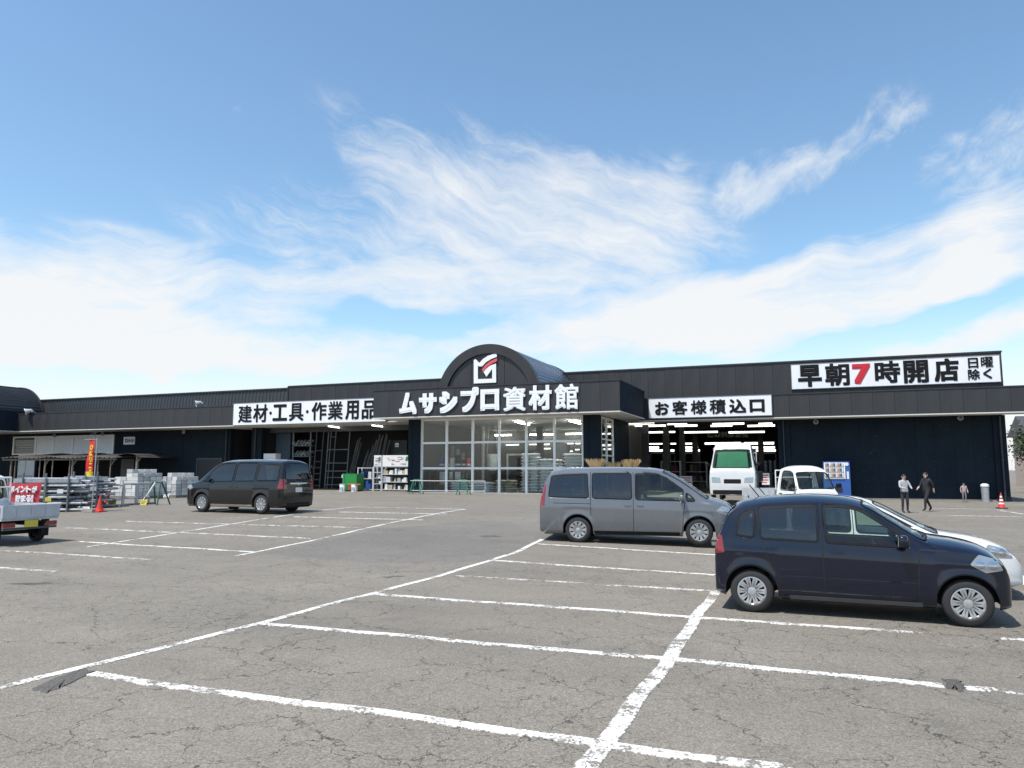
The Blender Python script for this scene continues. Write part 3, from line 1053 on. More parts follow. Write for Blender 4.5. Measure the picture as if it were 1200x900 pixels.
sg = thing('store_name_sign', 'large white raised Japanese store-name letters across the black porch front', 'sign', (-17.8, YP - .05, 5.3))
for ch, x0, y0, x1, y1, b in (('ム', 468, 460, 488.3, 485.7, .08), ('サ', 491, 460.7, 511.7, 484.5, .09), ('シ', 514.5, 458.4, 536, 484, .10), ('プ', 539.7, 453.7, 561, 482.9, .085),
                              ('ロ', 563, 456, 585, 481, .085), ('資', 589.8, 453.5, 616, 481.7, .04), ('材', 619.5, 451.4, 646.5, 480.5, .055), ('館', 650, 450, 677.8, 479.8, .04)):
    o = letter_px(sg, ch, x0, y0, x1, y1, YP - .09, b, LETW)
    # depth: the same outline again behind the face
    me = o.data
    bm = bmesh.new()
    bm.from_mesh(me)
    ret = bmesh.ops.extrude_face_region(bm, geom=bm.faces[:])
    bmesh.ops.translate(bm, vec=(0, .07, 0), verts=[g for g in ret['geom'] if isinstance(g, bmesh.types.BMVert)])
    bm.to_mesh(me)
    bm.free()

lg = thing('logo_emblem', 'white square check-mark emblem with a red stroke in the vault arch', 'sign', (XC, YP + .2, 7.2))


def px_poly(pts, Y, name, m, th=.08):
    q = [pl(x, y, Y) for x, y in pts]
    return MB().prism(q, Y, Y + th).build(name, m, lg)


YLG = YP + .18


def zz(a):      # enlarged-crop pixels -> photo pixels
    return [(500 + x * .15, 390 + y * .15) for x, y in a]


px_poly(zz([(368, 212), (382, 206), (432, 262), (408, 262), (399, 254), (399, 362), (368, 396)]), YLG, 'white_stroke', LETW)
px_poly(zz([(368, 396), (399, 362), (512, 358), (542, 388)]), YLG, 'white_stroke', LETW)
px_poly(zz([(512, 358), (512, 280), (466, 342), (440, 300), (492, 258), (541, 240), (542, 388)]), YLG, 'white_stroke', LETW)
px_poly(zz([(410, 238), (440, 204), (478, 180), (545, 158), (548, 186), (500, 206), (462, 230), (432, 262), (408, 262)]), YLG - .012, 'white_stroke', LETW)
px_poly(zz([(430, 290), (456, 252), (492, 224), (548, 197), (550, 220), (504, 244), (470, 268), (442, 304)]), YLG - .02, 'red_stroke', REDL)

s1 = thing('hanging_sign', 'long white sign with black Japanese letters left of the porch', 'sign', (-33, YL - .1, 5.2))
YS = YL - .17
board_px(s1, 274, 452, 473.2, 498.2, YS + .02, .14)
for ch, x0, y0, x1, y1, b in (('建', 279.3, 475, 295.2, 495.3, .022), ('材', 296.8, 473.8, 313.6, 494.8, .028), ('工', 319.7, 473.8, 336.5, 493.2, .05), ('具', 338.8, 472.4, 355.8, 493.2, .026),
                              ('作', 365.2, 471.2, 382.7, 492.5, .03), ('業', 384.3, 470.2, 401.8, 491.8, .022), ('用', 404.9, 469.4, 420.5, 491.6, .035), ('品', 424, 469.2, 441.5, 490.9, .032)):
    letter_px(s1, ch, x0, y0, x1, y1, YS + .005, b, LETB)
for x, y in ((317, 484), (360, 482.3)):
    X, Z = pl(x, y, YS)
    MB().cyl((X, YS - .005, Z), (X, YS + .015, Z), .11, 16).build('letter', LETB, s1)

s2 = thing('hanging_sign', 'white sign with black Japanese letters above the loading bay', 'sign', (-5, YR - .1, 5.1))
YS2 = YR - .15
board_px(s2, 760.3, 903.8, 467.6, 490, YS2 + .02, .12)
for ch, x0, y0, x1, y1, b in (('お', 767.6, 471, 784, 486.4, .032), ('客', 787.6, 469.6, 805.6, 486, .026), ('様', 809.4, 469, 828, 485.4, .02), ('積', 831.4, 468, 850.6, 485, .02),
                              ('込', 854.6, 467.6, 874.4, 484, .032), ('口', 878.4, 468, 896, 483, .045)):
    letter_px(s2, ch, x0, y0, x1, y1, YS2 + .005, b, LETB)

s3 = thing('rooftop_sign', 'big white sign with a red seven and black Japanese letters at roof level', 'sign', (5, YU - .1, 7))
YS3 = YU - .2
board_px(s3, 927, 1171.5, 427.6, 456, YS3 + .02, .14)
for ch, x0, y0, x1, y1, b, m in (('早', 935, 427.5, 963, 453.3, .065, LETB), ('朝', 966.8, 425.8, 995.5, 452, .045, LETB), ('7', 998.8, 426.3, 1020.5, 450, .08, LETR), ('時', 1025, 423, 1055, 448.8, .045, LETB),
                                 ('開', 1058.8, 422, 1088, 448.8, .045, LETB), ('店', 1094.5, 420, 1123.8, 447, .055, LETB), ('日', 1134.3, 419.3, 1146.3, 431.3, .018, LETB), ('曜', 1149.3, 418, 1163.8, 430.5, .012, LETB),
                                 ('除', 1134.3, 432.5, 1148.3, 445, .015, LETB), ('く', 1152, 431.8, 1162.5, 443.8, .018, LETB)):
    letter_px(s3, ch, x0, y0, x1, y1, YS3 + .005, b, m)

s4 = thing('wall_plate_sign', 'small white plate with blue letters on the navy wall at left', 'sign', (-52, YLW - .05, 3.3))
board_px(s4, 145, 158, 512, 521, YLW - .06, .04, rim=False)
for ch, x0, x1 in (('D', 146.8, 150), ('ハ', 150.4, 152.6), ('イ', 152.9, 154.6), ('ク', 154.9, 156.8)):
    letter_px(s4, ch, x0, 514.3, x1, 518.6, YLW - .065, .02, mat('navy blue print', (.03, .05, .22), .5))

s5 = thing('interior_sign', 'dim grey LUMBER lettering on the beam inside the loading bay', 'sign', (-4, 60, 5))
for k, ch in enumerate('LUMBER'):
    letter_px(s5, ch, 829 + k * 8.2, 506, 836 + k * 8.2, 512.5, 60.35, .05, mat('dull grey letter', (.16, .15, .14), .6))

# ================================================================== lamps and small fixtures


def floodlight(px, py, Y, label, s=1.0):
    X, Z = pl(px, py, Y)
    t = thing('floodlight', label, 'lamp', (X, Y, Z), group='floodlights along the front')
    c = Vector((X, Y, Z))
    d = Vector((-.55, -.75, -.35)).normalized()
    q = d.to_track_quat('Z', 'Y').to_matrix()
    prof = [(.06, -.30), (.11, -.26), (.14, -.12), (.24, .10), (.27, .14), (.27, .18)]
    mb = MB().lathe([(r * s, h * s) for r, h in prof], 18)
    mb.v = [q @ v + c for v in mb.v]
    mb.build('lamp_head', mat('pale lamp housing', (.55, .56, .57), .4, .2), t, smooth=40)
    mb = MB().lathe([(0.0, .17 * s), (.25 * s, .165 * s)], 18)
    mb.v = [q @ v + c for v in mb.v]
    mb.build('lens', mat('lamp lens', (.62, .66, .70), .12, .2), t)
    e = c + Vector((.32 * s, .15 * s, .02))
    MB().cyl(c - d * .1, e, .03 * s, 8).cyl(e, e + Vector((.06, .55 * s, -.30 * s)), .03 * s, 8).obox(e, (.16 * s, .1 * s, .16 * s)).build('bracket', GALV, t)
    return t


floodlight(32.5, 482, YL - .25, 'pale floodlight on the canopy edge at the far left', 1.1)
floodlight(232, 472.5, YL + .6, 'pale floodlight on the canopy edge left of the long sign', .95)


def wall_lamp(px, py, Y, label):
    X, Z = pl(px, py, Y)
    t = thing('wall_lamp', label, 'lamp', (X, Y, Z), group='round wall lamps under the canopies')
    mb = MB().lathe([(.0, -.10), (.10, -.10), (.15, -.06), (.17, 0), (.17, .05)], 16, axis='y', c=(X, Y, Z))
    mb.build('lamp_housing', mat('grey lamp ring', (.30, .31, .32), .45), t, smooth=40)
    MB().lathe([(0, -.112), (.09, -.108)], 16, axis='y', c=(X, Y, Z)).build('lens', mat('dark lens', (.05, .05, .05), .2), t)
    MB().cyl((X, Y + .05, Z), (X, Y + .25, Z + .05), .03, 6).build('bracket', DSTEEL, t)


for px, py, Y, lb in ((956, 494.3, YRW - .2, 'round wall lamp near the bay end of the blank navy wall'), (1125.5, 489.5, YRW - .2, 'round wall lamp near the right end of the blank navy wall'),
                      (63.5, 510, YLW - .2, 'round wall lamp above the white window band, leftmost'), (120, 508, YLW - .2, 'round wall lamp at the right end of the white window band'),
                      (215, 506, YLW - .2, 'round wall lamp on the left navy wall above the block stacks')):
    wall_lamp(px, py, Y, lb)
X, Z = pl(110, 507, YLW - .2)
t = thing('alarm_box', 'small grey alarm box under the canopy above the white windows', 'box', (X, YLW - .2, Z))
MB().box(X - .32, X + .1, YLW - .25, YLW, Z - .16, Z + .16).build('housing', GSTEEL, t)
MB().lathe([(0, -.30), (.1, -.29), (.12, -.25)], 12, axis='y', c=(X - .2, YLW, Z)).build('horn', DSTEEL, t)
MB().cyl((X + .22, YLW - .2, Z - .1), (X + .22, YLW - .2, Z + .12), .07, 10).build('beacon', GALV, t)


def tube(p0, p1, label, group, m=TUBE, r=.045):
    p0, p1 = Vector(p0), Vector(p1)
    t = thing('fluorescent_tube_light', label, 'light', (p0 + p1) / 2, group=group)
    MB().cyl(p0, p1, r, 8).build('tube', m, t)
    d = (p1 - p0)
    rot = d.to_track_quat('X', 'Z').to_matrix()
    MB().obox((p0 + p1) / 2 + Vector((0, 0, r + .035)), (d.length + .06, .13, .06), rot).build('batten', WHITEP, t)


for a, b, lb in (((385, 499.5), (411, 503), 'tube light on the canopy soffit under the long sign'), ((436, 498.5), (461, 501.5), 'tube light on the canopy soffit beside the porch')):
    z = 5.0
    p, q = [ray(*u) * ((z - EYE) / ray(*u).z) + Vector((0, 0, EYE)) for u in (a, b)]
    tube(p, q, lb, 'tube lights on the canopy soffit')
gl = 'tube lights of the glazed porch room'
for a, b, z in (((604, 494), (620, 498), 4.9), ((667, 493), (680, 496.5), 4.9)):
    p, q = [ray(*u) * ((z - EYE) / ray(*u).z) + Vector((0, 0, EYE)) for u in (a, b)]
    tube(p, q, 'tube light running away from the viewer in the %s glass bay' % ('fourth' if a[0] < 640 else 'rightmost'), gl, TUBEP)
ORD = ('first', 'second', 'third', 'fourth', 'fifth', 'sixth', 'seventh', 'eighth', 'ninth')
for k, (x0, x1, y) in enumerate(((502, 508, 500), (579, 598, 510), (620, 648, 509.5), (662, 684, 508.5))):
    p, q = at_px(x0, y, 56), at_px(x1, y, 56)
    tube((p.x, 56.2, p.z), (q.x, 56.2, p.z), 'rear tube light high behind the porch glass, %s from the left' % ORD[k], gl, TUBEP, .04)
for k, (x0, x1, y) in enumerate(((593, 608, 521.5), (620, 630, 521), (630, 645, 526), (634, 644, 521), (662, 672, 520), (664, 671, 529), (674, 679, 527), (674.5, 680, 520))):
    p, q = at_px(x0, y, 56.6), at_px(x1, y, 56.6)
    tube((p.x, 56.6, p.z), (q.x, 56.6, p.z), 'far tube light low in the middle panes of the porch, %s from the left' % ORD[k], gl, TUBED, .035)
gl = 'tube lights of the loading hall'
for row, (Y, y, spans) in enumerate(((51.6, 496.8, ((733, 767), (782, 805), (835, 872), (889, 905))), (54, 499, ((733, 753), (759, 780), (791, 817), (833, 858), (876, 908))), (58, 506.5, ((733, 742), (760, 791), (802, 841), (854, 896))),
                    (72, 519.6, ((761, 776), (786, 792), (799, 815), (826, 836), (836, 868), (872, 907))), (78, 524.5, ((761, 772), (799, 818), (880, 908))), (84, 528, ((738, 745), (761, 777), (786, 790), (800, 820), (886, 909))))):
    for k, (x0, x1) in enumerate(spans):
        p, q = at_px(x0, y, Y), at_px(x1, y, Y)
        z = (p.z + q.z) / 2
        tube((p.x, Y, z), (q.x, Y, z), 'loading hall tube light, %s from the left in the %s row back' % (ORD[k], ORD[row]), gl, TUBE if Y < 60 else TUBED, .055 if Y < 60 else .10)
# far bright window grid and shelves at the back of the hall
t = thing('hall_window', 'bright small-paned window far back in the loading hall', 'window', at_px(741, 525, 88))
lw = mat('daylit far window', (.78, .82, .80), .5, 0, .05, emit=.75)
for i in range(3):
    for j in range(3):
        a = at_px(735.5 + i * 5.6, 517 + j * 5, 88)
        MB().box(a.x, a.x + .34, 88, 88.05, a.z - .36, a.z).build('pane', lw, t)
for i, (x0, x1) in enumerate(((763, 776), (800, 819), (880, 908), (786, 790))):
    a, b = at_px(x0, 531, 86), at_px(x1, 526, 86)
    t = thing('lit_shelf', ('bright shelf of goods far back left in the loading hall', 'bright shelf of goods far back in mid hall', 'bright shelf of goods far back right in the loading hall', 'narrow bright shelf far back behind a hall column')[i], 'shelf', a)
    MB().box(a.x, b.x, 86, 86.6, a.z, b.z).build('goods', mat('pale boxed goods', (.42, .46, .42), .7, 0, .35, 5), t)
    MB().box(a.x - .1, b.x + .1, 85.95, 86.7, a.z - .1, a.z - .001).build('shelf_board', GSTEEL, t)
    MB().box(a.x - .1, a.x - .02, 86, 86.1, 0, b.z).build('upright', GSTEEL, t)
    MB().box(b.x + .02, b.x + .1, 86, 86.1, 0, b.z).build('upright', GSTEEL, t)

# ================================================================== goods round the shop


def base(px, py):
    return gp(px, py)


def cone(px, py, h, label, tilt=None):
    p = gp(px, py)
    t = thing('traffic_cone', label, 'cone', p, group='red traffic cones')
    MB().obox((p.x, p.y, p.z + .025), (.40 * h / .7, .40 * h / .7, .045)).build('base_plate', BLACKPL if tilt is None else REDP, t)
    mb = MB()
    prof = [(.155, .05), (.13, .12), (.112, .2), (.098, .26), (.083, .34), (.068, .41), (.052, .49), (.038, .56), (.022, .66), (.012, .70), (0.001, .702)]
    k = h / .7
    for i in range(len(prof) - 1):
        white = i in (2, 4, 6) and tilt is None
        mb.lathe([(r * k, z * k) for r, z in prof[i:i + 2]], 20, c=p, mi=1 if white else 0)
    mb.build('cone_body', [REDP, WHITEP], t, smooth=40)
    if tilt:
        t.rotation_euler = tilt
    return t


cone(1174, 596, .74, 'red and white banded traffic cone at the right end of the shop')
cone(116.5, 600, .66, 'tall red traffic cone beside the flag pole', (0, 0, .01))
c2 = cone(124, 591, .6, 'red traffic cone leaning behind the barrier rails', (0, .45, 0))
c2.location.z += .12

# ash bin against the blank wall
p = Vector((pl(1154, 570, YRW - .45)[0], YRW - .45, gz(9, 50)))
t = thing('ash_bin', 'slim grey metal ash bin against the navy wall', 'bin', p)
MB().lathe([(.0, 0), (.22, 0), (.22, .04), (.19, .05), (.21, .82), (.0, .82)], 20, c=p).build('bin_body', GALV, t, smooth=35)
MB().lathe([(.0, 1.03), (.12, 1.02), (.21, .96), (.225, .86), (.2, .84)], 20, c=p).build('bin_lid', WHITEP, t, smooth=45)

# vending machine
YV = YRW - .9
x0, x1 = pl(965, 560, YV)[0], pl(996.5, 560, YV)[0]
zt = pl(970, 540.5, YV)[1]
t = thing('vending_machine', 'blue vending machine with lit product rows against the navy wall', 'vending machine', ((x0 + x1) / 2, YV, .04))
MB().box(x0 - .03, x1 + .03, YV - .02, YRW - .1, .0, .22).build('plinth', FLOORC, t)
MB().box(x0, x1, YV, YRW - .12, .22, zt).build('cabinet', BLUEP, t)
wx = x0 + (x1 - x0) * .82
MB().box(x0 + .06, wx, YV - .03, YV - .002, 1.3, zt - .08).build('display_panel', mat('backlit vending panel', (.75, .80, .84), .25, emit=.12), t)
for r in range(3):
    MB().box(x0 + .1, wx - .05, YV - .038, YV - .031, 1.36 + r * .32, 1.40 + r * .32).build('price_strip', mat('price strip', (.62, .35, .16), .5, emit=.05), t)
    for k in range(9):
        xx = x0 + .16 + k * (wx - x0 - .28) / 8
        MB().cyl((xx, YV - .07, 1.42 + r * .32), (xx, YV - .07, 1.61 + r * .32), .045, 8).build('drink_can', [mat('can amber', (.5, .3, .1), .4), mat('can white', (.7, .7, .68), .4), mat('can navy', (.05, .09, .25), .4)][(k * 5 + r * 3) % 3], t)
MB().box(wx + .08, x1 - .07, YV - .02, YV - .002, 1.3, 1.75).build('coin_panel', WHITEP, t)
MB().lathe([(0, -.03), (.11, -.025), (.12, 0)], 16, axis='y', c=(x1 - .17, YV, zt - .18)).build('round_badge', mat('pale badge', (.7, .74, .8), .4), t)
MB().box(x0 + .2, wx - .2, YV - .02, YV - .002, .5, .8).build('pickup_flap', BLACKPL, t)

# posters leaning by the bay pillar
for k, (px0, px1, py0, py1, lb) in enumerate(((886, 901.5, 554.5, 568, 'red and white notice board right of the loading bay mouth'), (797, 811, 558, 572, 'small red notice card in the loading bay behind the cars'))):
    Y = YRW - .6 if k == 0 else 53
    a, b = at_px(px0, py1, Y), at_px(px1, py0, Y)
    t = thing('notice_board', lb, 'notice', (a.x, Y, .04))
    MB().box(a.x, b.x, Y, Y + .03, a.z, b.z).build('sheet', PAPER, t)
    for q in range(4):
        MB().box(a.x + .06, b.x - .06 - .1 * (q % 2), Y - .004, Y - .001, b.z - .16 - q * .15, b.z - .09 - q * .15).build('red_print', LETR if q % 2 == 0 else REDL, t)
    MB().box(a.x, a.x + .04, Y + .03, Y + .07, 0, b.z).box(b.x - .04, b.x, Y + .03, Y + .07, 0, b.z).build('stand_leg', DSTEEL, t)
# dark wrapped rolls behind the notice
a, b = at_px(896, 590, YRW + .9), at_px(911, 541, YRW + .9)
t = thing('tarp_roll_rack', 'rack of black wrapped tarpaulin rolls inside the bay by the pillar', 'rack', (a.x, YRW + .9, .03))
wrap = mat('shiny black wrap', (.035, .04, .045), .25, 0, .3, 8, .8, 9)
for r in range(3):
    for k in range(3):
        x = a.x + .16 + k * .3
        MB().lathe([(0, 0), (.13, .0), (.14, .1), (.135, .55), (.14, .72), (.05, .76), (0, .76)], 10, c=(x, YRW + .9 + .02 * k, .05 + r * .82)).build('roll', wrap, t, smooth=60)
MB().box(a.x, b.x, YRW + .7, YRW + 1.1, .78, .83).box(a.x, b.x, YRW + .7, YRW + 1.1, 1.62, 1.66).build('shelf_board', DSTEEL, t)


# straw brooms standing in racks behind the silver van
def broom_bundle(px, Y, w, ztop, lean, label):
    X = pl(px, 548, Y)[0]
    t = thing('broom_bundle', label, 'brooms', (X, Y, gz(X, Y)), group='bundles of straw brooms')
    rnd = random.Random(int(px))
    mb = MB()
    for i in range(150):
        a = rnd.uniform(-1, 1)
        b = rnd.uniform(-1, 1)
        p0 = Vector((X + a * w * .16, Y + b * .14, ztop - .85))
        p1 = Vector((X + a * w * .62 + lean, Y + b * .36, ztop + rnd.uniform(-.12, .04)))
        mb.cyl(p0, p1, .022, 4, .010)
    mb.build('bristles', TAN, t)['kind'] = 'stuff'
    mb = MB()
    for i in range(7):
        xx = X + (i - 3) * w * .09
        mb = MB().cyl((xx, Y + .05 * (i % 3), gz(X, Y)), (xx, Y + .05 * (i % 3), ztop - .6), .016, 6)
        mb.build('handle', TIMBER, t)
    MB().box(X - w * .32, X + w * .32, Y - .28, Y + .28, gz(X, Y), .62).build('bin', GSTEEL, t)


ztb = pl(705, 539.5, 42.4)[1]
broom_bundle(701, 42.3, .95, ztb + .08, -.16, 'flared straw broom bundle beside the porch column')
broom_bundle(720, 42.8, .75, ztb - .1, 0, 'straw broom bundle in the middle of the three')
broom_bundle(737, 42.4, .85, ztb + .04, .16, 'straw broom bundle nearest the loading bay')


# green trestles carrying a pipe rail before the glass
def trestle_mb(c, h, w, spread=.22):
    m = MB()
    for sx in (-1, 1):
        for sy in (-1, 1):
            m.cyl((c.x + sx * w, c.y + sy * spread, c.z), (c.x + sx * w * .55, c.y + sy * .03, c.z + h), .03, 8)
        m.cyl((c.x + sx * w * .86, c.y - spread * .7, c.z + h * .3), (c.x + sx * w * .86, c.y + spread * .7, c.z + h * .3), .022, 6)
    m.cyl((c.x - w * .55, c.y, c.z + h), (c.x + w * .55, c.y, c.z + h), .03, 8)
    return m


pa, pb = base(488, 579.2), base(546, 579.7)
pb = Vector((pb.x, pa.y, pa.z))
for p, lb in ((pa, 'green tubular trestle at the left end of the porch rail'), (pb, 'green tubular trestle under the middle of the porch rail')):
    t = thing('barrier_trestle', lb, 'trestle', p, group='green trestles before the porch glass')
    trestle_mb(p, .86, .36).build('frame', GREENS, t, smooth=40)
    MB().cyl((p.x, p.y - .2, p.z + .5), (p.x, p.y - .05, p.z + .86), .02, 6).build('brace', GREENS, t)
t = thing('barrier_rail', 'pale pipe rail frame resting on the green trestles', 'rail', pa)
xe = base(573, 580).x
for z in (.80, .22):
    MB().cyl((pa.x - .35, pa.y - .12, pa.z + z), (xe, pa.y - .12, pa.z + z), .024, 8).build('pipe', mat('pale grey pipe', (.50, .51, .51), .45, .2), t, smooth=40)
MB().cyl((xe, pa.y - .12, pa.z), (xe, pa.y - .12, pa.z + .83), .028, 8).build('end_post', mat('pale grey pipe', (.50, .51, .51), .45, .2), t, smooth=40)

# steel shelf racks with goods on the left of the porch
YSH = 44.9
zg = gz(-26, YSH)


def shelf_rack(px0, px1, py0, Y, label, levels, goods, seed):
    rnd = random.Random(seed)
    X0, X1 = pl(px0, 560, Y)[0], pl(px1, 560, Y)[0]
    zt = pl(px0, py0, Y)[1]
    t = thing('shelf_rack', label, 'shelf', ((X0 + X1) / 2, Y, zg), group='pale steel shelf racks under the canopy')
    rk = mat('pale rack steel', (.55, .56, .57), .45, .2)
    for x in (X0, X1):
        for y in (Y, Y + .5):
            MB().box(x - .035, x + .035, y - .03, y + .03, zg, zt).build('upright', rk, t)
    for k in range(levels + 1):
        z = zg + .12 + (zt - zg - .15) * k / levels
        b = MB().box(X0 + .035, X1 - .035, Y - .02, Y + .52, z - .05, z).build('shelf_board', rk, t)
        if k == levels:
            continue
        x = X0 + .08
        hmax = (zt - zg - .15) / levels - .12
        while x < X1 - .2:
            w = rnd.uniform(.14, .26)
            h = hmax * rnd.uniform(.55, .98)
            m = goods[rnd.randrange(len(goods))]
            if rnd.random() < .8:
                if rnd.random() < .4:
                    MB().lathe([(0, 0), (w * .45, 0), (w * .45, h * .8), (w * .2, h * .9), (w * .2, h), (0, h)], 10, c=(x + w / 2, Y + .2, z + .001)).build('goods_tin', m, t, smooth=40)
                else:
                    MB().box(x, x + w * .92, Y + .02, Y + .35, z + .001, z + h).build('goods_box', m, t)
            x += w
    return t


gw = [mat('pale grey carton', (.55, .56, .57), .6), mat('dark carton', (.04, .04, .045), .6), mat('silver tin', (.42, .44, .46), .35, .4), WHITEP]
go = [mat('amber carton', (.52, .38, .20), .6), WHITEP, gw[0], gw[2], WHITEP, gw[0]]
shelf_rack(419.5, 437, 547.5, YSH, 'narrow pale rack with dark tools beside the green box', 2, [gw[1], gw[1], gw[0], BLUEP], 3)
shelf_rack(438, 447, 546, YSH, 'slim pale rack in the middle with small cartons', 4, gw[:1] + gw[2:] + [gw[1]], 5)
shelf_rack(447.8, 479, 546, YSH, 'wide pale rack of amber and white cartons beside the porch column', 3, go, 8)
for x0, x1, y0, y1, lb in ((438, 447, 533.5, 546, 'small printed header card on the middle rack'), (447.8, 479, 533.3, 546.4, 'wide printed header card with green leaf and red script on the rack')):
    a, b = at_px(x0, y1, YSH), at_px(x1, y0, YSH)
    t = thing('header_card', lb, 'card', (a.x, YSH, a.z))
    MB().box(a.x, b.x, YSH + .02, YSH + .05, a.z + .01, b.z).build('card', PAPER, t)
    rnd = random.Random(int(x0))
    for k in range(14):
        xx = a.x + (b.x - a.x) * rnd.uniform(.06, .78)
        zz_ = a.z + (b.z - a.z) * rnd.uniform(.12, .82)
        ww = min(b.x - xx - .05, rnd.uniform(.1, .4))
        m = [LETR, mat('grey print', (.3, .3, .32), .6), mat('rose print', (.5, .2, .3), .6), mat('sky print', (.25, .4, .55), .6)][k % 4]
        MB().box(xx, xx + ww, YSH + .012 - k * .0004, YSH + .018, zz_, zz_ + .035).build('print', m, t)
    MB().prism([(b.x - .28, b.z - .35), (b.x - .12, b.z - .42), (b.x - .04, b.z - .25), (b.x - .1, b.z - .08), (b.x - .22, b.z - .14)], YSH + .008, YSH + .018).build('leaf_print', GREENS, t)

# dim racks of boxed goods inside the loading hall
zg_keep = zg
zg = .03
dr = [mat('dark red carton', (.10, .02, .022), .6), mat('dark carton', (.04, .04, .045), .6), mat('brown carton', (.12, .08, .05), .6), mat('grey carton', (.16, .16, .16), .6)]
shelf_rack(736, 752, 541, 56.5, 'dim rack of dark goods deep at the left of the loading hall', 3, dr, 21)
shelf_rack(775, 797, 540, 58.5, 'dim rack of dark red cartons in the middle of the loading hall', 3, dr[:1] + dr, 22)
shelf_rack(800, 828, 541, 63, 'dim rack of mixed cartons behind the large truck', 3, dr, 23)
zg = zg_keep
# green box, cans, stand
Yb = 43.6
a, b = at_px(403, 577, Yb), at_px(418, 555.3, Yb)
za = gz(a.x, Yb)
t = thing('green_cabinet', 'bright green steel cabinet standing left of the racks', 'cabinet', (a.x, Yb, za))
MB().box(a.x, b.x, Yb, Yb + .9, za + .08, b.z).build('cabinet_body', GREENB, t)
MB().box(a.x - .12, a.x - .002, Yb - .03, Yb + .9, za, b.z + .03).build('door_edge', GREENS, t)
MB().box(a.x + .04, b.x - .04, Yb + .05, Yb + .85, za, za + .078).build('plinth', BLACKPL, t)
for k in range(6):
    MB().box(a.x - .24, a.x - .125, Yb + .05 + .1 * k, Yb + .13 + .1 * k, za + .9 + .05 * (k % 2), b.z - .06 - .05 * (k % 3)).build('price_tag', [PAPER, YELLOW, TAN][k % 3], t)
for x0, x1, lb in ((398.3, 404.5, 'white can left of the green cabinet'), (412, 418.5, 'white can right in front of the green cabinet')):
    a, b = at_px(x0, 578, Yb - .4), at_px(x1, 571, Yb - .4)
    r = (b.x - a.x) / 2
    z0 = gz(a.x, Yb - .4)
    t = thing('paint_can', lb, 'can', ((a.x + b.x) / 2, Yb - .4, z0), group='white cans by the green cabinet')
    MB().lathe([(0, 0), (r, 0), (r, .44), (r * .96, .45), (r * 1.02, .47), (r * 1.02, .50), (r * .9, .50), (r * .88, .48), (0, .48)], 16, c=((a.x + b.x) / 2, Yb - .4, z0)).build('can', WHITEP, t, smooth=40)
    MB().box(a.x + r * .5, a.x + r * 1.5, Yb - .4 - r - .008, Yb - .4 - r * .8, z0 + .1, z0 + .3).build('label_print', mat('grey blue print', (.35, .42, .5), .5), t)
a, b = at_px(407.5, 575.5, Yb - .55), at_px(420, 569.5, Yb - .55)
z0 = gz(a.x, Yb - .55)
t = thing('hand_cart', 'low orange-red hand cart in front of the green cabinet', 'cart', (a.x, Yb - .55, z0))
MB().box(a.x, a.x + .55, Yb - .52, Yb - .1, z0 + .12, z0 + .42).build('tray', mat('brick red tray', (.30, .06, .03), .5), t)
MB().box(a.x - .04, b.x + .15, Yb - .56, Yb - .5, z0 + .46, z0 + .52).build('handle_bar', ORANGE, t)
for xx in (a.x + .1, a.x + .45):
    MB().cyl((xx, Yb - .56, z0 + .06), (xx, Yb - .50, z0 + .06), .06, 12).build('wheel', RUBBER, t)

# ladders, pipes, sheets and racks in the open bay


def ladder(px_l, px_r, py_top, Y, label, rows, base_w=0, m=GSTEEL):
    X0, X1 = pl(px_l, 545, Y)[0], pl(px_r, 545, Y)[0]
    zt = pl(px_l, py_top, Y)[1]
    z0 = gz(X0, Y)
    t = thing('ladder', label, 'ladder', (X0, Y, z0), group='ladders and frames in the open bay')
    for x in (X0, X1):
        MB().cyl((x, Y - .1, z0), (x, Y + .25, zt), .045, 8).build('rail', m, t, smooth=40)
    for k, py in enumerate(rows):
        z = pl(px_l, py, Y)[1]
        f = (z - z0) / (zt - z0)
        MB().cyl((X0, Y - .1 + .35 * f, z), (X1, Y - .1 + .35 * f, z), .04, 6).build('rung', m, t)
    return t


ladder(382, 407, 503, 47.6, 'tall grey scaffold frame in the middle of the open bay', (527, 542.7, 552, 559.5, 568))
ladder(368, 376, 504, 46.6, 'narrow ladder leaning beside the black van roof', (528, 541, 548, 555, 562, 569), m=DSTEEL)
ladder(385, 390.5, 505, 48.5, 'thin pole frame behind the scaffold frame', (512,), m=GSTEEL)
pm = mat('leaning dark pipe', (.15, .155, .16), .5, .3, .25, 5)
for k, (px0, px1, n, y0, y1, lb) in enumerate(((411, 418, 5, 512, 572, 'bundle of thin grey pipes leaning left of the racks'), (424, 432, 6, 524, 570, 'bundle of grey battens leaning in the open bay'), (433, 452, 9, 508, 572, 'wide fan of long dark battens leaning in the open bay'))):
    Y = 48.4
    a = at_px(px0, 545, Y)
    t = thing('batten_bundle', lb, 'battens', (a.x, Y, gz(a.x, Y)), group='bundles leaning in the open bay')
    rnd = random.Random(k)
    for i in range(n):
        x0 = pl(px0 + (px1 - px0) * i / n - 4, 570, Y)[0]
        x1 = pl(px0 + (px1 - px0) * i / n + 3 + rnd.uniform(-1, 2), 510, Y)[0]
        zt = pl(px0, y0 + rnd.uniform(-3, 9), Y)[1]
        b0 = Vector((x0, Y - .25 - .05 * rnd.random(), gz(x0, Y)))
        b1 = Vector((x1, Y + .5, zt))
        d = (b1 - b0)
        MB().obox((b0 + b1) / 2, (.11, .05, d.length), d.to_track_quat('Z', 'Y').to_matrix()).build('batten', pm, t)
a, b = at_px(452, 533, 49.2), at_px(478, 516, 49.2)
t = thing('corrugated_sheet_stack', 'dark corrugated sheets leaning high behind the racks', 'sheets', (a.x, 49.2, .36))
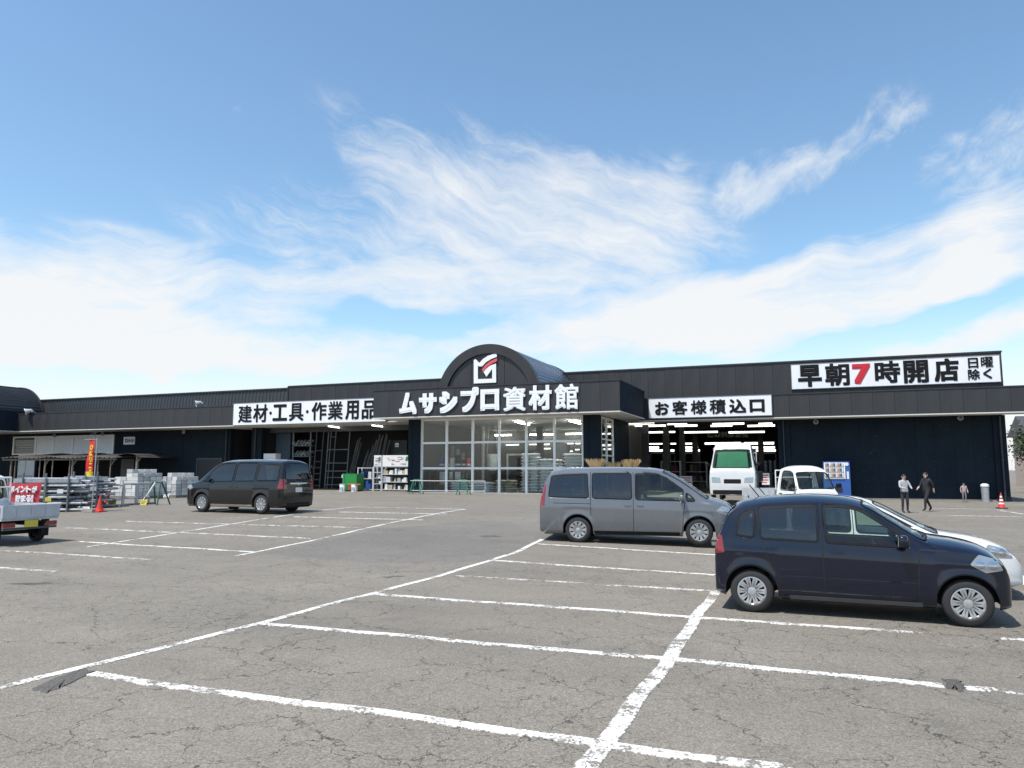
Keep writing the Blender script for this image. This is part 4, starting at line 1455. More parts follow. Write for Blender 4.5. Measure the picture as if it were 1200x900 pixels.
for k in range(26):
    x = a.x + (b.x - a.x) * k / 26
    MB().box(x, x + .045, 49.1, 49.16 + .05 * (k % 2), .36, b.z).build('sheet_rib', mat('dark sheet', (.05, .055, .06), .45, .2), t)
a, b = at_px(463, 524, 49), at_px(467.5, 519, 49)
t = thing('small_wall_sign', 'small pale card hung above the racks', 'card', (a.x, 49, a.z))
MB().box(a.x, b.x, 48.99, 49.02, a.z, b.z).build('card', PAPER, t)
MB().box(a.x + .05, b.x - .05, 48.98, 48.989, a.z + .1, a.z + .14).build('print', mat('grey print', (.3, .3, .32), .6), t)

a, b = at_px(321.5, 560, 48.6), at_px(340.5, 507.5, 48.6)
t = thing('blue_board_stack', 'dull blue insulation boards stood upright in the open bay', 'boards', (a.x, 48.6, .36))
bb = mat('dull blue board', (.085, .125, .17), .6, 0, .12)
for k in range(5):
    MB().box(a.x + .02 * k, b.x - .03 * k, 48.6 + .07 * k, 48.65 + .07 * k, .36, b.z - .05 * k).build('board', bb, t)
a, b = at_px(342.5, 575, 47.9), at_px(365, 504, 47.9)
t = thing('hose_rack', 'tall rack of tangled pale hoses beside the blue boards', 'rack', (a.x, 47.9, .36))
for x in (a.x, b.x):
    MB().box(x - .05, x + .05, 47.8, 47.9, .3, b.z).build('upright', GSTEEL, t)
hz = mat('pale green hose', (.30, .38, .36), .5, 0, .2)
for r, (y0, y1) in enumerate(((511, 522), (525, 534.5), (540, 552))):
    z0, z1 = pl(350, y1, 47.9)[1], pl(350, y0, 47.9)[1]
    MB().box(a.x + .05, b.x - .05, 47.7, 48.5, z0 - .06, z0).build('shelf_board', GSTEEL, t)
    for k in range(4):
        cx = a.x + .22 + k * (b.x - a.x - .44) / 3
        R = min(.30, (z1 - z0) / 2)
        for j in range(5):
            ph = k * 1.3 + j * .9 + r
            pts = [(cx - .26 + .52 * q / 9, 47.8 + .1 * j, z0 + .05 + R * (.25 + .3 * j / 2) + .10 * sin(ph + q * .9)) for q in range(10)]
            MB().tube(pts, .05, 6).build('hose', [hz, mat('dull green hose', (.12, .17, .16), .5), mat('grey hose', (.22, .23, .23), .5)][(k + j + r) % 3], t, smooth=60)
a, b = at_px(309, 560, 46), at_px(324.5, 531.5, 46)
t = thing('carton_stack', 'stack of white cartons behind the black van', 'cartons', (a.x, 46, .36))
for k in range(7):
    MB().box(a.x + .05 * (k % 2), b.x - .04 * ((k + 1) % 2), 45.9, 46.5, .36 + (b.z - .36) * k / 7 + .01, .36 + (b.z - .36) * (k + 1) / 7).build('carton', PAPER, t)

# ================================================================== inside the porch glass


def sack_mesh(w, d, h, m, seed):
    rnd = random.Random(seed)
    bm = bmesh.new()
    bmesh.ops.create_grid(bm, x_segments=8, y_segments=6, size=.5)
    vs = [(v.co.x, v.co.y) for v in bm.verts]
    fs = [tuple(v.index for v in f.verts) for f in bm.faces]
    bm.free()
    mb = MB()
    for sgn in (1, -1):
        q = []
        for x, y in vs:
            e = (1 - abs(2 * x) ** 4) * (1 - abs(2 * y) ** 4)
            q.append((x * w, y * d, sgn * h / 2 * (max(0, e) ** .45) * (1 + .12 * (rnd.random() - .5))))
        mb.add(q, fs)
    return mb.mesh('sack', m, smooth=60)


SKW = [sack_mesh(1, 1, 1, SACKW, i) for i in range(3)]
SKT = [sack_mesh(1, 1, 1, SACKT, i) for i in range(2)]


def sacks(px0, px1, py0, py1, Y, label, cols, rows, ms, group='stacks of sacks behind the porch glass', pallet=True):
    a, b = at_px(px0, py1, Y), at_px(px1, py0, Y)
    t = thing('sack_stack', label, 'sacks', ((a.x + b.x) / 2, Y, a.z), group=group)
    w, h = (b.x - a.x) / cols, (b.z - a.z) / rows
    rnd = random.Random(int(px0 + py0))
    for i in range(cols):
        for j in range(rows):
            inst('sack', ms[rnd.randrange(len(ms))], t, (a.x + (i + .5) * w + rnd.uniform(-.03, .03), Y + rnd.uniform(-.03, .03), a.z + (j + .5) * h), rot=(0, 0, rnd.uniform(-.05, .05)), scale=(w * 1.0, .75, h * 1.12))
    if pallet:
        MB().box(a.x, b.x, Y - .4, Y + .4, a.z - .1, a.z).build('pallet', TIMBER, t)


sacks(612.5, 632, 531, 577, 45, 'tall double stack of white sacks behind the fourth glass bay', 2, 13, SKW)
sacks(633.5, 648.5, 537.5, 577, 45, 'lower stack of white sacks right of the tall double stack', 1, 11, SKW)
sacks(661, 683, 531, 577, 45.2, 'wide stack of white sacks in the rightmost glass bay', 1, 12, SKW)
sacks(652, 658, 538, 577, 46, 'small stack of white sacks between the two wide ones', 1, 10, SKW)
sacks(582, 604.5, 562.5, 577, 45, 'low stack of tan paper sacks behind the fourth glass bay', 2, 5, SKT)
sacks(555, 578.5, 565, 577, 45, 'low stack of white sacks in the third glass bay', 1, 4, SKW)
sacks(529, 552, 565, 577, 45, 'low stack of white sacks in the second glass bay', 1, 4, SKW)
t = thing('display_table', 'brown display table of rolls behind the two left glass bays', 'table', at_px(525, 577, 45.5))
a, b = at_px(505, 552.5, 45.5), at_px(551, 550.8, 45.5)
MB().box(a.x, b.x, 45.1, 46.1, a.z, b.z).build('tabletop', TIMBER, t)
for x in (a.x + .1, b.x - .1):
    for y in (45.2, 46):
        MB().box(x - .05, x + .05, y - .05, y + .05, .36, a.z).build('leg', TIMBER, t)
zt = b.z
rolls = (('blue roll of sheeting', 515, 520.5, 533, BLUEP), ('red roll of sheeting', 521, 526.5, 535.5, REDP), ('white roll of sheeting', 527.3, 533, 537, WHITEP), ('black roll of sheeting', 534, 540, 533.5, BLACKPL),
         ('black can beside the last red roll', 541.5, 546, 539, BLACKPL), ('red roll at the right end of the row', 547, 551, 537, REDP))
for lb, x0, x1, y0, m in rolls:
    a, b = at_px(x0, 548, 45.5), at_px(x1, y0, 45.5)
    t = thing('sheeting_roll', lb + ' on the display table', 'roll', ((a.x + b.x) / 2, 45.5, zt), group='rolls on the display table')
    r = (b.x - a.x) / 2
    MB().lathe([(0, zt), (r, zt + .002), (r, b.z), (r * .5, b.z + .01), (r * .4, b.z - .03), (0, b.z - .03)], 14, c=((a.x + b.x) / 2, 45.5, 0)).build('roll', m, t, smooth=40)
    MB().lathe([(r * 1.02, zt + .3), (r * 1.02, zt + .42)], 14, c=((a.x + b.x) / 2, 45.5, 0)).build('band', WHITEP, t)
for lb, x0, x1, y0, y1 in (('white cloth hung from the display table, leftmost', 515, 522.5, 553, 568), ('narrow white cloth hung from the table middle', 526.5, 530.5, 553, 562), ('white cloth hung from the table right of the middle', 533, 540, 553, 563)):
    a, b = at_px(x0, y1, 45.05), at_px(x1, y0, 45.05)
    n = 12
    v = [(a.x + (b.x - a.x) * i / n, 45.05 + .03 * sin(i * 1.9), z) for z in (a.z, b.z) for i in range(n + 1)]
    o = MB().add(v, [(i, i + 1, n + 2 + i, n + 1 + i) for i in range(n)]).build('hung_cloth', WHITEP, None, smooth=70)
    md = o.modifiers.new('thickness', 'SOLIDIFY')
    md.thickness = .01
    tag(o, lb, 'cloth', 'white cloths hung from the table')
# tall film rolls standing at the left rear
fm = mat('pale wrapped film', (.33, .35, .36), .3, 0, .25, 6)
for k, q in enumerate((503, 508, 513, 530, 536, 542)):
    X = pl(q, 540, 49)[0]
    t = thing('film_roll', 'tall wrapped film roll, %s from the left behind the porch glass' % ORD[k], 'roll', (X, 49, .36), group='tall film rolls in the porch, %s' % ('left' if k < 3 else 'right'))
    MB().lathe([(0, 0), (.17, 0), (.17, 3.2 - .25 * (k % 3)), (.06, 3.22 - .25 * (k % 3)), (0, 3.22 - .25 * (k % 3))], 12, c=(X, 49, .36)).build('roll', fm, t, smooth=40)
    MB().lathe([(0, 0), (.06, 0), (.06, .2), (0, .2)], 10, c=(X, 49, .36 + 3.22 - .25 * (k % 3))).build('core', TIMBER, t)
a, b = at_px(654, 548, 47), at_px(662, 519.5, 47)
t = thing('covered_stack', 'grey sheet draped over a tall stack in the rightmost glass bay', 'stack', (a.x, 47, .36))
n = 10
v = [(a.x - .2 + (b.x - a.x + .4) * i / n, 46.9 + .12 * sin(i * 2.2) * (1.3 - k * .25), .36 + (b.z - .36) * k / 4) for k in range(5) for i in range(n + 1)]
MB().add(v, [(k * (n + 1) + i, k * (n + 1) + i + 1, (k + 1) * (n + 1) + i + 1, (k + 1) * (n + 1) + i) for k in range(4) for i in range(n)]).build('drape', mat('grey drape', (.2, .2, .2), .4, 0, .2, 4), t, smooth=70)
MB().box(a.x - .1, b.x + .1, 47.2, 47.8, .36, b.z - .05).build('stack_core', GSTEEL, t)
a, b = at_px(572, 552, 48), at_px(582, 532, 48)
t = thing('bulk_bag', 'pale bulk bag hanging in the third glass bay', 'bag', (a.x, 48, a.z))
MB().lathe([(0, a.z), (.30, a.z + .05), (.36, a.z + .4), (.46, b.z - .1), (.44, b.z), (0, b.z - .05)], 8, c=((a.x + b.x) / 2, 48, 0)).build('bag_body', SACKW, t, smooth=50)
for s_ in (-1, 1):
    MB().cyl(((a.x + b.x) / 2 + s_ * .4, 48, b.z - .05), ((a.x + b.x) / 2 + s_ * .25, 48, 4.9), .02, 6).build('strap', WHITEP, t)

# ================================================================== left yard
# timber lean-to before the white windows
YA0, YA1 = 42.6, 46.9
t = thing('timber_awning', 'rustic timber lean-to with wavy roof before the white window band', 'awning', at_px(75, 575, YA0))
zr = pl(80, 535.5, YA0)[1]
xa0, xa1 = pl(4, 537, YA0)[0], pl(136, 537, YA0)[0]
wavy = mat('smoky roofing sheet', (.045, .042, .04), .6, 0, .3, 2, spec=.2)
n = 26
for k in range(n):
    x0, x1 = xa0 + (xa1 - xa0) * k / n, xa0 + (xa1 - xa0) * (k + 1) / n
    w = []
    for y, z in ((YA0 - .3, zr - .05), (YA1, zr + .35)):
        w += [(x0 + (x1 - x0) * q / 6, y, z + .045 * sin(q * pi / 3) + .05 * sin(k * .7)) for q in range(7)]
    o = MB().add(w, [(q, q + 1, q + 8, q + 7) for q in range(6)]).build('roof_sheet', wavy, t, smooth=60)
    o.modifiers.new('thickness', 'SOLIDIFY').thickness = .012
MB().box(xa0, xa1, YA0 - .06, YA0 + .06, zr - .26, zr - .12).build('beam', TIMBER, t)
for k, q in enumerate((12.5, 17, 46, 52, 61, 81, 84.5, 114, 129)):
    X = pl(q, 555, YA0)[0]
    r = .055 + .03 * (k % 3 == 0)
    MB().cyl((X, YA0, gz(X, YA0)), (X + .03 * (k % 2), YA0, zr - .12), r, 8, r * .85).build('post', TIMBER, t, smooth=40)
    if k in (3, 6, 8):
        MB().cyl((X, YA0 - .02, zr - .75), (X + .42, YA0 - .02, zr - .25), .04, 6).build('brace', TIMBER, t)
t = thing('porch_hood', 'small arched hood over the grey door beside the lean-to', 'awning', at_px(152, 575, 43.5))
a, b = at_px(138, 536, 43.5), at_px(168, 536, 43.5)
for k in range(8):
    u0, u1 = k / 8, (k + 1) / 8
    q = [(a.x + (b.x - a.x) * u, a.z + .42 * sin(pi * (.08 + .84 * u)) - .12) for u in (u0, u1)]
    o = MB().add([(q[0][0], 43.2, q[0][1]), (q[1][0], 43.2, q[1][1]), (q[1][0], 47, q[1][1]), (q[0][0], 47, q[0][1])], [(0, 1, 2, 3)]).build('hood_sheet', wavy, t)
    o.modifiers.new('thickness', 'SOLIDIFY').thickness = .02
for q in (160,):
    X = pl(q, 555, 43.5)[0]
    MB().cyl((X, 43.5, .3), (X, 43.5, a.z + .2), .10, 8).build('post', TIMBER, t, smooth=40)
    MB().cyl((X, 43.5, a.z - .5), (X + .35, 43.5, a.z), .04, 6).build('brace', TIMBER, t)


# galvanised beam racks behind the red banner
def beam_rack(pxa, pya, pxb, pyb, label, posts, seed):
    A, B = gp(pxa, pya), gp(pxb, pyb)
    d = (B - A)
    d.z = 0
    L = d.length
    d.normalize()
    s = Vector((-d.y, d.x, 0))
    rz = atan2(d.y, d.x)
    z0 = gz(A.x, A.y)
    t = thing('pipe_rack', label, 'rack', (A.x, A.y, z0), rz, group='galvanised pipe racks at the left')
    for k in range(posts):
        x = L * k / (posts - 1)
        for y in (0, .9):
            MB().cyl((x, y, 0), (x, y, 1.48 if y == 0 else 1.3), .035, 8).build('post', GSTEEL, t, local=True)
        for z in (.3, .52, .74, .96, 1.12):
            MB().box(x - .03, x + .03, .0, .9, z - .04, z).build('arm', GSTEEL, t, local=True)
    rnd = random.Random(seed)
    for z, kind in ((.06, 0), (.3, 0), (.52, 1), (.74, 1), (.96, 0), (1.12, 2)):
        for i in range(7):
            y = .07 + .118 * i
            if kind == 2 and i < 2:
                MB().box(-.35, L + .35, y - .045, y + .045, z + .005, z + .16).build('channel_beam', GALV, t, local=True)
            else:
                e = rnd.uniform(-.3, .5)
                MB().cyl((-.3 - e * .4, y, z + .05), (L + .2 + e, y, z + .05), .048, 8).build('pipe', GALV, t, local=True, smooth=40)
                if rnd.random() < .7:
                    MB().cyl((-.2 - e * .4, y + .05, z + .14), (L + e, y + .05, z + .14), .045, 8).build('pipe', GALV, t, local=True, smooth=40)
    for k in range(4):
        x = L * (k + .4) / 4
        MB().box(x - .11, x + .11, -.07, -.06, .42 + .3 * (k % 2), .58 + .3 * (k % 2)).build('price_tag', PAPER if k % 2 else YELLOW, t, local=True)
    return t


beam_rack(24, 601, 78, 600, 'galvanised pipe rack behind the red banner', 3, 2)
beam_rack(84, 597, 112, 596, 'shorter galvanised pipe rack behind the flag pole', 3, 4)

# red banner on two sloping poles
A, B = gp(12, 606), gp(46, 605)
t = thing('red_banner', 'red cloth banner with white Japanese letters stretched at the left edge', 'banner', A)
Y = (A.y + B.y) / 2 - .15
c = [pl(9, 565.5, Y), pl(49.5, 565, Y), pl(45, 591, Y), pl(13, 590.5, Y)]
n = 14
v = []
for j in range(7):
    for i in range(n + 1):
        u, w = i / n, j / 6
        X = (c[0][0] * (1 - u) + c[1][0] * u) * (1 - w) + (c[3][0] * (1 - u) + c[2][0] * u) * w
        Z = (c[0][1] * (1 - u) + c[1][1] * u) * (1 - w) + (c[3][1] * (1 - u) + c[2][1] * u) * w
        v.append((X, Y + .03 * sin(5 * u + 3 * w) * sin(pi * u), Z - .04 * sin(pi * u) * (1 - w)))
bc = mat('red banner cloth', (.42, .035, .05), .7, 0, .1, 2)
MB().add(v, [(j * (n + 1) + i, j * (n + 1) + i + 1, (j + 1) * (n + 1) + i + 1, (j + 1) * (n + 1) + i) for j in range(6) for i in range(n)]).build('cloth', bc, t, smooth=80)
for row, txt, x0, dx, y0, y1 in ((0, 'ポイントが', 11.5, 6.6, 569.5, 577.5), (1, '貯まる!', 18.5, 6.2, 580, 588.5)):
    for k, ch in enumerate(txt):
        w = 5.9 if ch != '!' else 2.2
        letter_px(t, ch, x0 + k * dx, y0, x0 + k * dx + w, y1, Y - .05, .014, LETW)
for q in (8, 50.5):
    X0, Z0 = pl(q, 590, Y + .1)
    MB().cyl((X0 - (.25 if q > 20 else 0), Y + .3, gz(X0, Y)), (X0 + (.1 if q > 20 else 0), Y + .05, pl(q, 560, Y)[1]), .03, 8).build('pole', GALV, t)

# advertising flag on its pole with weighted foot
p = gp(107.5, 600)
t = thing('nobori_flag', 'narrow red advertising flag with yellow letters on a thin pole', 'flag', p)
zt = pl(108.5, 514, p.y)[1]
MB().cyl(p, (p.x + .05, p.y, zt), .022, 8).build('pole', GALV, t)
MB().cyl((p.x - .6, p.y, zt - .03), (p.x + .06, p.y, zt - .03), .012, 6).build('cross_arm', GALV, t)
MB().obox((p.x, p.y, p.z + .06), (.5, .4, .12)).build('foot_weight', mat('concrete foot', (.3, .29, .27), .9), t)
zb = pl(107, 556.5, p.y)[1]
x0, x1 = pl(103, 530, p.y)[0], pl(110.3, 530, p.y)[0]
n = 24


def flx(w):
    return .05 * sin(w * 5.5 + .6), .015 * sin(w * 7 + 1)


v, mi = [], []
for j in range(n + 1):
    w = j / n
    dx, dy = flx(w)
    for i in range(7):
        u = i / 6
        v.append((x0 + dx * (1 - u) + (x1 - x0) * u, p.y + dy * (1 - u) + .012 * sin(u * 4 + w * 6) * (1 - u), zt - .05 + (zb - zt) * w))
mb = MB()
for j in range(n):
    fs = [(j * 7 + i, j * 7 + i + 1, (j + 1) * 7 + i + 1, (j + 1) * 7 + i) for i in range(6)]
    mb.v = [Vector(q) for q in v]
    mb.f += fs
    mb.m += [1 if j >= n - 3 else 0] * 6
mb.build('flag_cloth', [mat('flag red cloth', (.62, .02, .035), .7, 0, .08), mat('flag yellow cloth', (.75, .55, .02), .7, 0, .06)], t, smooth=80)
yt = mat('flag yellow print', (.78, .60, .03), .7, 0, .05)
for k, ch in enumerate('OKリニク'):
    zc = zt - .22 + (zb - zt) * (k + .1) / 6.0
    letter_mb(ch, (x0 + x1) / 2 - .0, (x0 + x1) / 2 + .16, zc - .20, zc, p.y - .04, .012).build('letter', yt, t)

# white notice cloth and price cards on the ground
for x0, x1, y0, y1, m, lb in ((90, 104.5, 593.5, 599.5, PAPER, 'crumpled white notice sheet at the foot of the racks'), (126.5, 135.5, 586, 594, YELLOW, 'yellow price card left of the galvanised barriers'),
                              (164.5, 172, 585.5, 592, YELLOW, 'yellow price card right of the galvanised barriers'), (191.5, 197.5, 579.5, 584.5, PAPER, 'white price card before the right block stack'),
                              (147, 154, 579.5, 583, PAPER, 'white price card before the left block stack')):
    q = gp((x0 + x1) / 2, y1)
    X0, X1 = pl(x0, y1, q.y)[0], pl(x1, y1, q.y)[0]
    Z1 = pl(x0, y0, q.y)[1]
    t = thing('price_card', lb, 'card', q, group='cards standing in the yard')
    h = Z1 - q.z
    rot = Matrix.Rotation(radians(-12), 3, 'X')
    MB().obox((q.x, q.y, q.z + h / 2), (X1 - X0, .02, h), rot).build('card', m, t)
    for k in range(3):
        MB().obox(Vector((q.x, q.y, q.z + h / 2)) + rot @ Vector((-.02 * k, -.013, h * (.25 - .22 * k))), ((X1 - X0) * (.75 - .1 * k), .003, h * .08), rot).build('print', mat('dark print', (.12, .10, .08), .6), t)
    MB().cyl((q.x, q.y + .02, q.z + h * .6), (q.x, q.y + .22, q.z), .012, 6).build('prop', DSTEEL, t)

# galvanised barrier hoops before the block stacks
for k, (x0, x1, yb0, lb) in enumerate(((120, 143, 594.5, 'galvanised barrier hoop next to the red cone'), (144, 158.5, 592.5, 'galvanised barrier hoop in the middle'), (160.5, 174, 591.5, 'galvanised barrier hoop next to the green trestle'))):
    A, B = gp(x0, yb0), gp(x1, yb0 - .8)
    t = thing('barrier_hoop', lb, 'barrier', A, group='galvanised barrier hoops')
    z0 = A.z
    h = .92
    pts = [Vector((A.x, A.y, z0)), Vector((A.x, A.y, z0 + h))]
    MB().cyl(pts[0], pts[1], .045, 8).build('post', GALV, t, smooth=40)
    MB().cyl((B.x, B.y, z0), (B.x, B.y, z0 + h), .045, 8).build('post', GALV, t, smooth=40)
    MB().cyl((A.x, A.y, z0 + h - .02), (B.x, B.y, z0 + h - .02), .04, 8).build('top_rail', GALV, t, smooth=40)
    MB().cyl((A.x, A.y, z0 + .3), (B.x, B.y, z0 + .3), .032, 8).build('lower_rail', GALV, t, smooth=40)
    for q in (A, B):
        MB().obox((q.x, q.y, z0 + .04), (.3, .45, .08)).build('foot', GSTEEL, t)
p = gp(183, 591.5)
t = thing('barrier_trestle', 'dark green trestle standing before the block stacks', 'trestle', p)
trestle_mb(p, .95, .42, .35).build('frame', mat('dark green steel', (.02, .075, .045), .5), t, smooth=40)
MB().cyl((p.x - .5, p.y - .35, p.z), (p.x - .1, p.y, p.z + .95), .04, 8).build('white_strut', WHITEP, t)

# goods lying at the racks
t = thing('tool_bin', 'dark open bin of fittings among the galvanised racks', 'bin', gp(86, 598))
q = gp(86, 598)
MB().box(q.x - .35, q.x + .35, q.y - .3, q.y + .3, q.z + .3, q.z + .8).build('bin_body', DSTEEL, t)
MB().box(q.x - .38, q.x + .38, q.y - .33, q.y + .33, q.z + .8, q.z + .84).build('bin_rim', GALV, t)
for sx in (-.3, .3):
    MB().box(q.x + sx - .04, q.x + sx + .04, q.y - .25, q.y + .25, q.z, q.z + .3).build('foot', DSTEEL, t)


# concrete blocks stacked on pallets: every block its own piece
def block_mesh(m):
    mb = MB()
    L, W, H = .39, .19, .19
    mb.box(-L / 2, L / 2, -W / 2, W / 2, 0, H)
    me = mb.mesh('concrete_block', m)
    bm = bmesh.new()
    bm.from_mesh(me)
    bmesh.ops.bevel(bm, geom=bm.edges[:], offset=.008, segments=1, affect='EDGES')
    # three core holes sunk in the top
    bm.to_mesh(me)
    bm.free()
    return me


BM_ = [block_mesh(BLOCKM), block_mesh(BLOCKD), block_mesh(mat('pale concrete block', (.62, .62, .60), .9, 0, .12, 1.3, .4, 70))]


def block_stack(pxl, pxr, pyb, label, heights, rowsd=3, seed=0):
    """HEIGHTS: courses per column of blocks along the front"""
    A = gp(pxl, pyb)
    B = pl(pxr, pyb, A.y)[0]
    t = thing('block_stack', label, 'blocks', A, group='stacks of concrete blocks')
    rnd = random.Random(seed)
    n = len(heights)
    if n > 3:
        X = (A.x + B) / 2
        MB().box(X - .02, X + .02, A.y - .10, A.y - .093, A.z, A.z + .12 + .198 * min(heights)).build('strap', mat('blue strap', (.04, .10, .30), .5), t)
        MB().box(A.x + .1, A.x + .32, A.y - .105, A.y - .097, A.z + .45, A.z + .62).build('paper_label', PAPER, t)
    w = (B - A.x) / n
    MB().box(A.x, B, A.y - .1, A.y + rowsd * .4, A.z + .0, A.z + .12).build('pallet', TIMBER, t)
    for i, hgt in enumerate(heights):
        for d in range(rowsd):
            hh = max(1, hgt - (d == 0 and rnd.random() < .25))
            for k in range(hh):
                if d > 0 and 0 < i < n - 1 and k < min(heights[i - 1], heights[i + 1]) - 1 and k < hgt - 1:
                    continue    # buried inside the stack
                inst('concrete_block', BM_[rnd.choice((0, 0, 1, 2))], t, (A.x + (i + .5) * w + rnd.uniform(-.012, .012), A.y + .1 + d * .4 + rnd.uniform(-.02, .02), A.z + .125 + k * .198), rot=(0, 0, rnd.uniform(-.02, .02)), scale=(w / .40, 1.9, 1))
    return t


block_stack(128, 162, 584, 'stepped stack of grey concrete blocks behind the barrier hoops', [4, 5, 5, 7, 6], 4, 1)
block_stack(175, 184, 583.5, 'low stepped stack of grey concrete blocks between the two large stacks', [3, 4], 3, 2)
block_stack(185, 207, 583, 'right-hand stack of grey concrete blocks nearest the black van', [5, 6, 6, 5], 4, 3)

# ================================================================== vehicles
def pchip(pts):
    xs = [p[0] for p in pts]
    ys = [p[1] for p in pts]
    n = len(xs)
    h = [xs[i + 1] - xs[i] for i in range(n - 1)]
    d = [(ys[i + 1] - ys[i]) / h[i] for i in range(n - 1)]
    m = [d[0]] + [0 if d[i - 1] * d[i] <= 0 else 2 * d[i - 1] * d[i] / (d[i - 1] + d[i]) for i in range(1, n - 1)] + [d[-1]]

    def f(x):
        if x <= xs[0]:
            return ys[0]
        if x >= xs[-1]:
            return ys[-1]
        i = max(k for k in range(n - 1) if xs[k] <= x)
        t = (x - xs[i]) / h[i]
        return ys[i] * (1 + 2 * t) * (1 - t) ** 2 + m[i] * h[i] * t * (1 - t) ** 2 + ys[i + 1] * t * t * (3 - 2 * t) + m[i + 1] * h[i] * t * t * (t - 1)
    return f


def car_paint(name, col, metal=.0, rough=.28):
    return mat(name, col, rough, metal, .04, 1.2, coat=1.0, spec=.15)


CHROME = mat('bright trim', (.6, .6, .6), .15, 1.0, .03)
LAMPW = mat('clear lamp cover', (.34, .36, .38), .12, .5, .12, 6, coat=1)
LAMPR = mat('red lamp cover', (.20, .008, .010), .12, 0, .1, 12, coat=1)
LAMPA = mat('amber lamp cover', (.6, .25, .03), .12, 0, .1, 12, coat=1)
TRIMB = mat('black body trim', (.010, .010, .011), .55, 0, .1, spec=.2)
RIMM = mat('alloy wheel', (.50, .51, .52), .3, .6, .08, 9)
SEATM = mat('dark seat cloth', (.05, .05, .055), .85, 0, .2, 12)
SEAM = mat('panel gap', (.006, .006, .007), .8, 0, .1)
PLATEW = mat('white number plate', (.70, .70, .68), .5, 0, .03)
PLATEY = mat('yellow number plate', (.62, .50, .05), .5, 0, .03)
GLC = glass_mat('clear car glass', (.84, .95, .89), .93, .01, f0=.05)
GLD = glass_mat('tinted car glass', (.36, .38, .39), .6, .01, f0=.09)


def resample(poly, n):
    q = list(poly)
    seg = [(Vector(b) - Vector(a)).length for a, b in zip(q, q[1:] + q[:1])]
    tot = sum(seg)
    out = []
    for k in range(n):
        s = tot * k / n
        i = 0
        while s > seg[i]:
            s -= seg[i]
            i += 1
        out.append(Vector(q[i]).lerp(Vector(q[(i + 1) % len(q)]), s / seg[i]))
    return out


def rounded(poly, r, n=4):
    out = []
    m = len(poly)
    for i in range(m):
        p, a, b = Vector(poly[i]), Vector(poly[i - 1]), Vector(poly[(i + 1) % m])
        u, w = (a - p), (b - p)
        rr = min(r, u.length * .45, w.length * .45)
        p0, p1 = p + u.normalized() * rr, p + w.normalized() * rr
        for k in range(n + 1):
            t = k / n
            out.append(p0 * (1 - t) ** 2 + p * 2 * t * (1 - t) + p1 * t * t)
    return out


def inside(poly, x, y):
    c = False
    j = len(poly) - 1
    for i in range(len(poly)):
        xi, yi = poly[i][0], poly[i][1]
        xj, yj = poly[j][0], poly[j][1]
        if (yi > y) != (yj > y) and x < (xj - xi) * (y - yi) / (yj - yi) + xi:
            c = not c
        j = i
    return c


class Frame:
    """projection frame: plane origin o, axes u v, rays along d (towards the car)"""
    def __init__(s, o, u, v):
        s.o, s.u, s.v = Vector(o), Vector(u).normalized(), Vector(v).normalized()
        s.d = s.u.cross(s.v).normalized()

    def uv(s, p):
        q = p - s.o
        return q.dot(s.u), q.dot(s.v)


